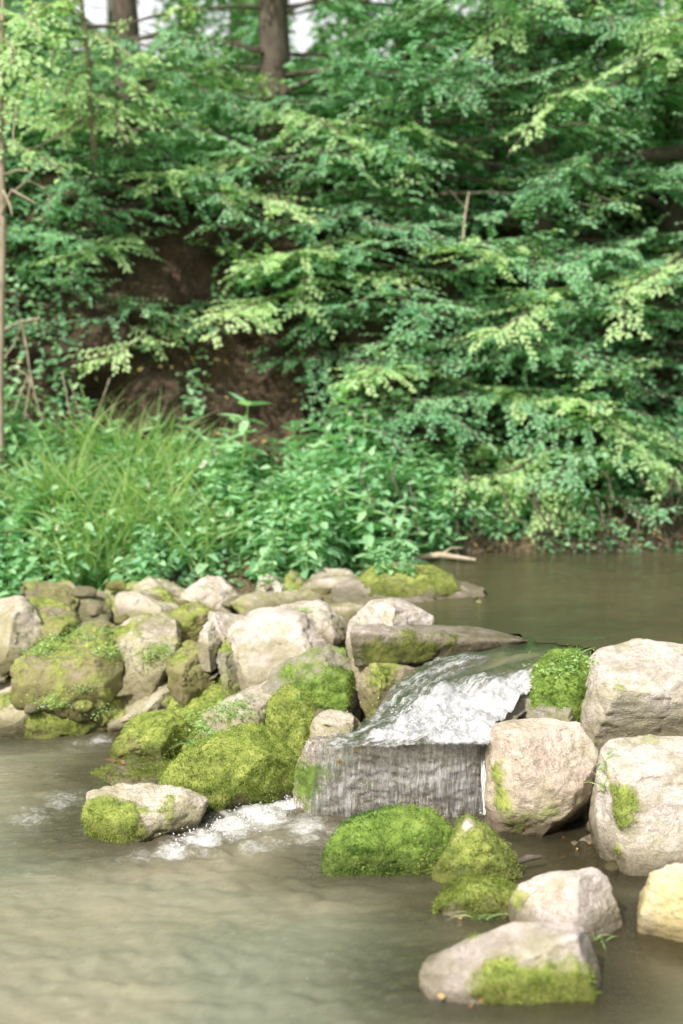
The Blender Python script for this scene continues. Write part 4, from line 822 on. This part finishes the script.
# ------------------------------------------------------------------ herbs
def herb_proto(kind, seed):
    r = np.random.default_rng(seed); st, lf = Geo(), Geo(); fls = []
    if kind == 'balsam':
        H = r.uniform(.5, .62); lean = r.normal(size=2) * .08; stems = [(0, 0, H)] + [(r.normal() * .16, r.normal() * .14, H * r.uniform(.55, .85)) for _ in range(2)]
        for (sx, sy, h) in stems:
            z = np.linspace(0, h, 8)[:, None]; C = np.concatenate([sx * z / h * .8 + lean[0] * z ** 2, sy * z / h * .8 + lean[1] * z ** 2, z], 1); st.tube(C, np.linspace(.009, .004, 8), 6)
            nn = int(h / .055)
            for a in range(2, nn + 1):
                t = a / nn; c = np.array([np.interp(t * h, z[:, 0], C[:, k]) for k in range(3)]); k_ = 4 if t > .85 else 3; th = r.uniform(0, 6.3) + np.arange(k_) * 2 * np.pi / k_
                D = np.stack([np.cos(th), np.sin(th), r.uniform(-.55, .3, k_) if t < .9 else r.uniform(.1, .9, k_)], 1); L = r.uniform(.12, .18, k_) * (.75 + .25 * math.sin(t * 3.1))
                lf.leaves(np.repeat(c[None], k_, 0), D, np.array([0, 0, 1.0]) + r.normal(size=(k_, 3)) * .25 + D * .5, L, L * .38, .2, r.uniform(.2, 1, k_), .16)
            for _ in range(1):
                c = C[-1] + [r.normal() * .05, r.normal() * .05, r.uniform(-.12, .03)]; n_ = 5; D = norm(r.normal(size=(n_, 3))); fg = Geo(); fls.append(fg); fg.leaves(np.repeat(c[None], n_, 0), D, r.normal(size=(n_, 3)), .026, .02)
    elif kind == 'nettle':
        for s_ in range(r.integers(3, 6)):
            h = r.uniform(.25, .5); o = r.normal(size=2) * .08; ln = r.normal(size=2) * .25; z = np.linspace(0, h, 6)[:, None]
            C = np.concatenate([o[0] + ln[0] * z, o[1] + ln[1] * z, z], 1); st.tube(C, np.linspace(.004, .0015, 6), 4); nn = int(h / .045)
            for a in range(1, nn + 1):
                t = a / nn; c = np.array([np.interp(t * h, z[:, 0], C[:, k]) for k in range(3)]); th = (a % 2) * 1.57 + r.normal() * .3 + np.array([0, np.pi]); L = r.uniform(.06, .10) * (1.15 - .5 * t)
                D = np.stack([np.cos(th), np.sin(th), r.uniform(-.4, .2, 2)], 1); lf.leaves(np.repeat(c[None], 2, 0), D, np.array([[0, 0, 1.0]] * 2) + D * .5 + r.normal(size=(2, 3)) * .25, L, L * .62, .2, r.uniform(0, 1, 2), .2)
    elif kind == 'grass':
        n_ = 80; D = np.stack([r.normal(size=n_) * .28, r.normal(size=n_) * .28, np.ones(n_)], 1)
        lf.blades(np.concatenate([r.normal(size=(n_, 2)) * .05, np.zeros((n_, 1))], 1), D, r.uniform(.3, .62, n_), r.uniform(.006, .011, n_), r.uniform(.25, .7, n_), 5, r.uniform(.1, 1, n_))
    elif kind == 'tuft':
        n_ = 14; D = np.stack([r.normal(size=n_) * .5, r.normal(size=n_) * .5, np.ones(n_)], 1)
        lf.blades(np.concatenate([r.normal(size=(n_, 2)) * .01, np.zeros((n_, 1))], 1), D, r.uniform(.05, .15, n_), r.uniform(.003, .006, n_), r.uniform(.3, .8, n_), 4, r.uniform(.1, 1, n_))
    elif kind == 'creeper':
        n_ = 130; c = np.concatenate([r.normal(size=(n_, 2)) * .055, np.abs(r.normal(size=(n_, 1))) * .022], 1); D = norm(r.normal(size=(n_, 3)) * [1, 1, .4])
        lf.leaves(c, D, np.array([0, 0, 1.0]) + r.normal(size=(n_, 3)) * .4, r.uniform(.010, .020, n_), r.uniform(.008, .013, n_))
    out = []
    for g_, nm, mt in ((st, 'stem', 'herb_light'), (lf, 'leaves', {'grass': 'grass', 'tuft': 'grass', 'creeper': 'herb_light'}.get(kind, 'herb_light' if seed % 14 < 4 else 'herb'))):
        if g_.n: out.append((nm, g_.build(nm, M[mt], None, kind in ('grass', 'tuft'), True)))
    for fg in fls: out.append(('flower', fg.build('flower', M['flower'], None, False, True)))
    return out
PR = {k: [herb_proto(k, 40 + 7 * i + len(k)) for i in range(n_)] for k, n_ in (('balsam', 5), ('nettle', 5), ('grass', 4), ('tuft', 4), ('creeper', 4))}
NM = dict(balsam='balsam_plant', nettle='nettle_plant', grass='grass_clump', tuft='grass_tuft', creeper='weed_plant')
def plant(kind, loc, s=1, label=None, cat=None, group=None, v=None, rz=None, tilt=0):
    pr = PR[kind][rng.integers(len(PR[kind])) if v is None else v]
    if len(pr) == 1 and kind != 'creeper':
        r_ = link(NM[kind], pr[0][1]); r_.location = loc
    else:
        r_ = empty(NM[kind], loc)
        for nm, me in pr: link(nm, me, r_)
    r_.rotation_euler = (rng.normal() * .08 + tilt, rng.normal() * .08, rng.uniform(0, 6.28) if rz is None else rz); r_.scale = (s, s, s)
    tag(r_, label, cat, group); return r_
def on_ground(px, Y):
    x = X_at(px, Y); return (x, Y, float(height(np.array([x]), np.array([Y]))[0]) - .02)
def to_top(px, py_top, Y, H0=.6):
    """a plant rooted on the bank at depth Y whose top reaches row py_top"""
    g_ = on_ground(px, Y); return g_, float(np.clip((at_y(px, py_top, Y)[2] - g_[2]) / H0, .6, 1.7))
# the balsam stand behind the middle and right part of the pile
for k in range(70):
    px = rng.uniform(198, 455); Y = rng.uniform(6.98, 7.9); top = np.interp(px, [198, 230, 262, 300, 350, 400, 455], [450, 412, 445, 425, 402, 425, 490]) + (7.9 - Y) * 95 + rng.uniform(-22, 45)
    g_, s = to_top(px, top, Y); plant('balsam', g_, s, 'leafy flowering herb in the dense stand behind the middle of the rock pile', 'plant', 'balsam stand behind the middle of the pile')
g_, s = to_top(232, 394, 7.45); plant('balsam', g_, s, 'tallest leafy herb standing up against the dark hollow', 'plant')
for k in range(30):
    px = rng.uniform(-60, 75); Y = rng.uniform(6.95, 7.9); top = np.interp(px, [-60, 30, 75], [375, 392, 425]) + (7.9 - Y) * 130 + rng.uniform(-8, 25)
    g_, s = to_top(px, top, Y); plant('balsam', g_, s, 'tall leafy herb with pale flowers on the bank at the left photo edge', 'plant', 'balsam plants at the left photo edge')
for k in range(16):
    px = rng.uniform(70, 215); Y = rng.uniform(7.3, 7.9); g_, s = to_top(px, 440 + (7.9 - Y) * 100 + rng.uniform(-6, 25), Y); plant('balsam', g_, s, 'shorter leafy herb on the bank below the left dark hollow', 'plant', 'balsam plants below the left hollow')
for k in range(34):
    px = rng.uniform(30, 205); Y = rng.uniform(6.95, 7.85); plant('grass', on_ground(px, Y), rng.uniform(.9, 1.5), 'yellowing arching grass clump on the left bank', 'grass clump', 'grass clumps on the left bank')
for k in range(64):
    px = rng.uniform(-60, 440); Y = float(bank(X_at(px, 6.9))) + rng.uniform(-.05, .55); plant('nettle', on_ground(px, Y), rng.uniform(.65, 1.1), 'low leafy green weed at the front of the bank behind the rocks', 'weed', 'low weeds at the front of the bank')
for k in range(30):
    px = rng.uniform(400, 720); Y = float(bank(X_at(px, 7.6))) + rng.uniform(.35, 1.0); plant('nettle', on_ground(px, Y), rng.uniform(.5, .9), 'small shaded weed on the muddy bank above the pool', 'weed', 'shaded weeds above the pool')
for k in range(36):
    x = rng.choice([-1, 1]) * rng.uniform(2.2, 5); Y = float(bank(x)) + rng.uniform(.2, 1.1); plant('balsam' if k % 2 else 'grass', (x, Y, float(height(np.array([x]), np.array([Y]))[0])), rng.uniform(.7, 1), 'bank herb growing beyond the edges of the photo', 'plant', 'herbs beyond the photo edges')
g = Geo(); n_ = 30000; x = rng.uniform(-5, 5, n_); yy = rng.uniform(9.6, 12.6, n_); P = np.stack([x, yy, height(x, yy) + rng.random(n_) ** 1.5 * (1.1 + .5 * np.sin(x * 2.3 + yy))], 1); P = P[~clearing(P)]; n_ = len(P)
g.leaves(P, rng.normal(size=(n_, 3)) * [1, 1, .4], np.array([0, -.2, 1.0]) + rng.normal(size=(n_, 3)) * .5, rng.uniform(.05, .10, n_), rng.uniform(.03, .06, n_))
tag(g.build('woodland_undergrowth', M['far_leaf'], None, False), 'leafy undergrowth of the wood on top of the bank', 'undergrowth', kind='stuff')
# leaf litter, ivy and ground cover over the bank (uncountable)
g = Geo(); n_ = 60000; x = rng.uniform(-3.8, 3.8, n_); yy = bank(x) + rng.uniform(.05, 3.6, n_); keep = fbm(np.stack([x, yy, 0 * x], 1), 2.0, 4, 88) + .12 * (x < .2) * (yy - bank(x) < .9) + .25 * (yy - bank(x) > 2.2) + .07 * (x > .1) - .09 * ((x < .1) & (yy - bank(x) > .9) & (yy - bank(x) < 2.3)) > .52
x, yy = x[keep], yy[keep]; k = len(x); P = np.stack([x, yy, height(x, yy) + .015 + np.abs(rng.normal(size=k)) * .02], 1); cl = sstep(.6, 1.0, yy - bank(x)) * sstep(3.2, 2.4, yy - bank(x)); P[:, 1] -= cl * .1
g.leaves(P, rng.normal(size=(k, 3)) * [1, 1, .4], np.array([0, -.5, 1.0]) + rng.normal(size=(k, 3)) * .4, rng.uniform(.025, .06, k), rng.uniform(.018, .035, k))
tag(g.build('undergrowth', M['herb'], None, False), 'low green ground cover creeping over the brown bank', 'undergrowth', kind='stuff')
m = N('dead_leaf'); c = m.ramp(m.attr('rnd'), [(.0, (.10, .05, .02)), (.4, (.28, .15, .06)), (.7, (.45, .30, .12)), (1, (.55, .45, .20))]); M['litter'] = m.done(m.n('BsdfPrincipled', {'Base Color': c, 'Roughness': .7}))
g = Geo(); n_ = 5000; x = rng.uniform(-3, 4.5, n_); yy = bank(x) + rng.uniform(.0, 2.4, n_); P = np.stack([x, yy, height(x, yy) + .01], 1)
g.leaves(P, rng.normal(size=(n_, 3)) * [1, 1, .5], np.array([0, -.4, 1.0]) + rng.normal(size=(n_, 3)) * .4, rng.uniform(.02, .05, n_), rng.uniform(.015, .03, n_))
tag(g.build('leaf_litter', M['litter'], None, False), 'brown fallen leaves on the earth bank', 'leaf litter', kind='stuff')

# roots and sticks at the foot of the bank
g = Geo()
for k in range(46):
    x = rng.uniform(.1, 2.4); Y = float(bank(x)) + .14; z0 = .42 + rng.uniform(.15, .45); P_ = [(x, Y + .15, z0 + .05), (x + rng.normal() * .04, Y - .02, z0), (x + rng.normal() * .08, Y - .05, z0 - .12), (x + rng.normal() * .12, Y - .07, .40)]
    g.tube(P_, [.006, .006, .004, .002], 5)
tag(g.build('roots', M['bark'], None), 'fine tangled roots hanging down the muddy bank edge', 'roots', kind='stuff')
g = Geo(); g.tube([at_z(408,559,.43), at_z(440,555,.45), at_z(476,560,.44)], [.014, .018, .008], 7); g.tube([at_z(440,555,.45), at_z(452,548,.48), at_z(462,548,.5)], [.008, .006, .003], 5)
tag(g.build('driftwood', M['deadwood']), 'grey driftwood stick lying at the far water edge behind the mossy cap rock', 'driftwood')
g = Geo(); g.tube([at_z(518,862,.03), at_z(528,858,.04), at_z(541,857,.035)], [.008, .011, .006], 8)
tag(g.build('stick', M['bark']), 'short dark stick on the wet flat rock between the boulders', 'stick')

# ------------------------------------------------------------------ plants and leaves standing on the rocks
dg = bpy.context.evaluated_depsgraph_get(); bpy.context.view_layer.update()
bvs = [BVHTree.FromPolygons([tuple(v) for v in coords(o.data)], [tuple(q.vertices) for q in o.data.polygons]) for o in ROCKS]
def hit(px, py, default_z=.3):
    d = Vector(ray(px, py)).normalized(); best = None
    for b_ in bvs:
        h = b_.ray_cast(Vector(CAM), d)
        if h[0] is not None and (best is None or h[3] < best[3]): best = h
    return (best[0], best[1]) if best else (Vector(at_z(px, py, default_z)), Vector((0, 0, 1)))
def on_rock(kind, px, py, s, label, cat, group=None, **kw):
    p_, n_ = hit(px, py); return plant(kind, p_, s, label, cat, group, **kw)
on_rock('tuft', 612, 645, 1.3, 'small arching grass tuft on top of the long pale boulder', 'grass tuft', v=0)
on_rock('tuft', 578, 656, .8, 'thin grass tuft sprouting from the vivid mossy rock at the lip', 'grass tuft', v=1)
on_rock('tuft', 604, 770, 1.1, 'bright grass tuft in the crevice between the two big pale boulders', 'grass tuft', v=2)
on_rock('tuft', 606, 790, .9, 'drooping grass blades below the crevice tuft on the right boulder', 'grass tuft', v=3)
on_rock('tuft', 478, 922, .8, 'small grass tuft between the yellow green rock and the foreground boulder', 'grass tuft', v=1)
on_rock('tuft', 598, 942, .6, 'tiny grass tuft at the right shoulder of the foreground boulder', 'grass tuft', v=2)
on_rock('tuft', 300, 700, .6, 'short grass tuft on the lime green moss lump', 'grass tuft', v=0)
on_rock('creeper', 562, 672, 1.0, 'trailing small leaved weed hanging on the mossy rock at the pool lip', 'weed')
on_rock('creeper', 576, 662, .8, 'pale small leaved weed at the corner of the long pale boulder', 'weed')
for (a, b, s) in [(52,648,.9),(40,655,.8),(62,640,.8),(75,630,.7),(92,640,.7),(108,655,.9),(110,634,.8)]:
    on_rock('creeper', a, b, s, 'little leafy weed growing on the large olive boulder at the left', 'weed', 'leafy weeds on the large olive boulder')
for (a, b, s) in [(82,690,.6),(48,700,.7),(62,706,.7),(96,712,.6)]:
    on_rock('creeper', a, b, s, 'little leafy weed on the low mossy rock by the left waterline', 'weed', 'leafy weeds on the low mossy waterline rock')
for (a, b, s) in [(155,655,.8),(162,648,.6)]:
    on_rock('creeper', a, b, s, 'leafy weed in the hollow of the rounded patchy boulder', 'weed', 'leafy weeds on the patchy boulder')
for (a, b, s) in [(205,722,.9),(225,712,.8),(238,706,.7),(212,735,.8),(246,716,.6)]:
    on_rock('creeper', a, b, s, 'pale leafy weed on the bare slope above the big mossy boulder', 'weed', 'leafy weeds above the big mossy boulder')
for (a, b, s) in [(200,730,.8),(220,722,.9),(190,745,.7),(232,718,.7)]:
    on_rock('tuft', a, b, s, 'fine grass tuft among the weeds above the big mossy boulder', 'grass tuft', 'grass tufts above the big mossy boulder')
for (a, b, s) in [(302,612,.5),(290,590,.5),(244,566,.5)]:
    on_rock('creeper', a, b, s, 'small weed between the pale stones at the back of the pile', 'weed', 'small weeds between the back stones')
for (a, s, v) in [(378, .38, 0), (400, .42, 1)]:
    p_, n_ = hit(a, 574); plant('nettle', p_, s, 'small upright weed on the mossy cap rock, the %s one' % ('shorter' if a == 378 else 'taller'), 'weed', v=v)
p_, n_ = hit(264, 585); plant('nettle', p_, .55, 'pale spiky weed rising behind the upright pale stone', 'weed', v=2)
# fallen leaves on the rocks
def leaf_at(px, py, s, a, label, group=None):
    p_, n_ = hit(px, py, 0.02); g_ = Geo(); g_.leaves(np.zeros((1, 3)), np.array([[rng.normal(), rng.normal(), .1]]), np.array([list(n_)]) + rng.normal(size=(1, 3)) * .15, s, s * .65, .3, np.array([a]), -.1)
    o = g_.build('dead_leaf', M['litter']); o.location = p_ + n_ * .006; tag(o, label, 'leaf', group)
leaf_at(118, 763, .05, .25, 'brown curled dead leaf on the low ledge, the larger of two'); leaf_at(125, 765, .035, .35, 'smaller brown dead leaf beside the larger one on the low ledge')
leaf_at(331, 727, .035, .8, 'orange leaf stuck at the top left corner of the waterfall rock'); leaf_at(361, 749, .025, .75, 'small orange leaf on the top edge of the waterfall rock'); leaf_at(343, 762, .025, .6, 'small brownish leaf low on the left of the waterfall rock')
leaf_at(587, 857, .025, .3, 'reddish leaf on the wet flat rock between the boulders')
for (a, b) in [(540,846),(552,838),(566,842),(575,850),(560,858),(532,852),(590,846),(548,856),(452,918),(462,920),(470,1004),(486,1008),(500,1010),(516,1012),(446,996),(480,1000)]:
    leaf_at(a, b, rng.uniform(.012, .028), rng.uniform(.3, 1), 'tiny dead leaf scrap at the water edge of the right foreground rocks', 'leaf scraps by the right foreground rocks')

# ------------------------------------------------------------------ light
SUN = norm(np.array([-.42, -.58, .70])); el = math.asin(SUN[2]); az = math.atan2(SUN[0], SUN[1])
w = bpy.data.worlds.new("World"); sc.world = w; w.use_nodes = True; nt = w.node_tree
bg = nt.nodes['Background']; sky = nt.nodes.new('ShaderNodeTexSky'); sky.sky_type = 'NISHITA'; sky.sun_disc = False
sky.sun_elevation = el; sky.sun_rotation = az; sky.air_density = 1.0; sky.dust_density = 9.0; sky.ozone_density = 0.3
tc = nt.nodes.new('ShaderNodeTexCoord'); sx = nt.nodes.new('ShaderNodeSeparateXYZ'); nt.links.new(tc.outputs['Generated'], sx.inputs[0])
cn = nt.nodes.new('ShaderNodeTexNoise'); cn.inputs['Scale'].default_value = 3.0; cn.inputs['Detail'].default_value = 6; nt.links.new(tc.outputs['Generated'], cn.inputs['Vector'])
ad = nt.nodes.new('ShaderNodeMath'); ad.operation = 'MULTIPLY_ADD'; ad.inputs[1].default_value = -.45; nt.links.new(cn.outputs['Fac'], ad.inputs[0]); nt.links.new(sx.outputs['Z'], ad.inputs[2])
mr = nt.nodes.new('ShaderNodeMapRange'); nt.links.new(ad.outputs[0], mr.inputs[0]); mr.inputs[1].default_value = .0; mr.inputs[2].default_value = .55; mr.inputs[3].default_value = 1; mr.inputs[4].default_value = .3
mx = nt.nodes.new('ShaderNodeMix'); mx.data_type = 'RGBA'; nt.links.new(mr.outputs[0], mx.inputs[0]); nt.links.new(sky.outputs[0], mx.inputs[6]); mx.inputs[7].default_value = (7.4, 7.5, 7.6, 1)   # added white cloud layer: whitens the sky and lifts the shadows
nt.links.new(mx.outputs[2], bg.inputs[0]); bg.inputs[1].default_value = .15
sd = bpy.data.lights.new('sun', 'SUN'); sd.energy = 5.0; sd.angle = math.radians(.6); sd.color = (1, .95, .88)
so = bpy.data.objects.new('sun', sd); COL.objects.link(so); so.rotation_euler = Vector(SUN).to_track_quat('Z', 'Y').to_euler()
sc.view_settings.view_transform = 'Standard'; sc.view_settings.look = 'None'; sc.view_settings.exposure = 0; sc.view_settings.gamma = 1
sc.render.engine = 'CYCLES'; cy = sc.cycles; cy.use_denoising = True; cy.max_bounces = 8; cy.diffuse_bounces = 4; cy.transparent_max_bounces = 16; cy.glossy_bounces = 4
cy.sample_clamp_indirect = 6; cy.caustics_reflective = False; cy.caustics_refractive = False; cy.use_adaptive_sampling = True; cy.adaptive_threshold = .02
for me_ in list(bpy.data.meshes):
    if me_.users == 0: bpy.data.meshes.remove(me_)
print('done', time.time() - T0)
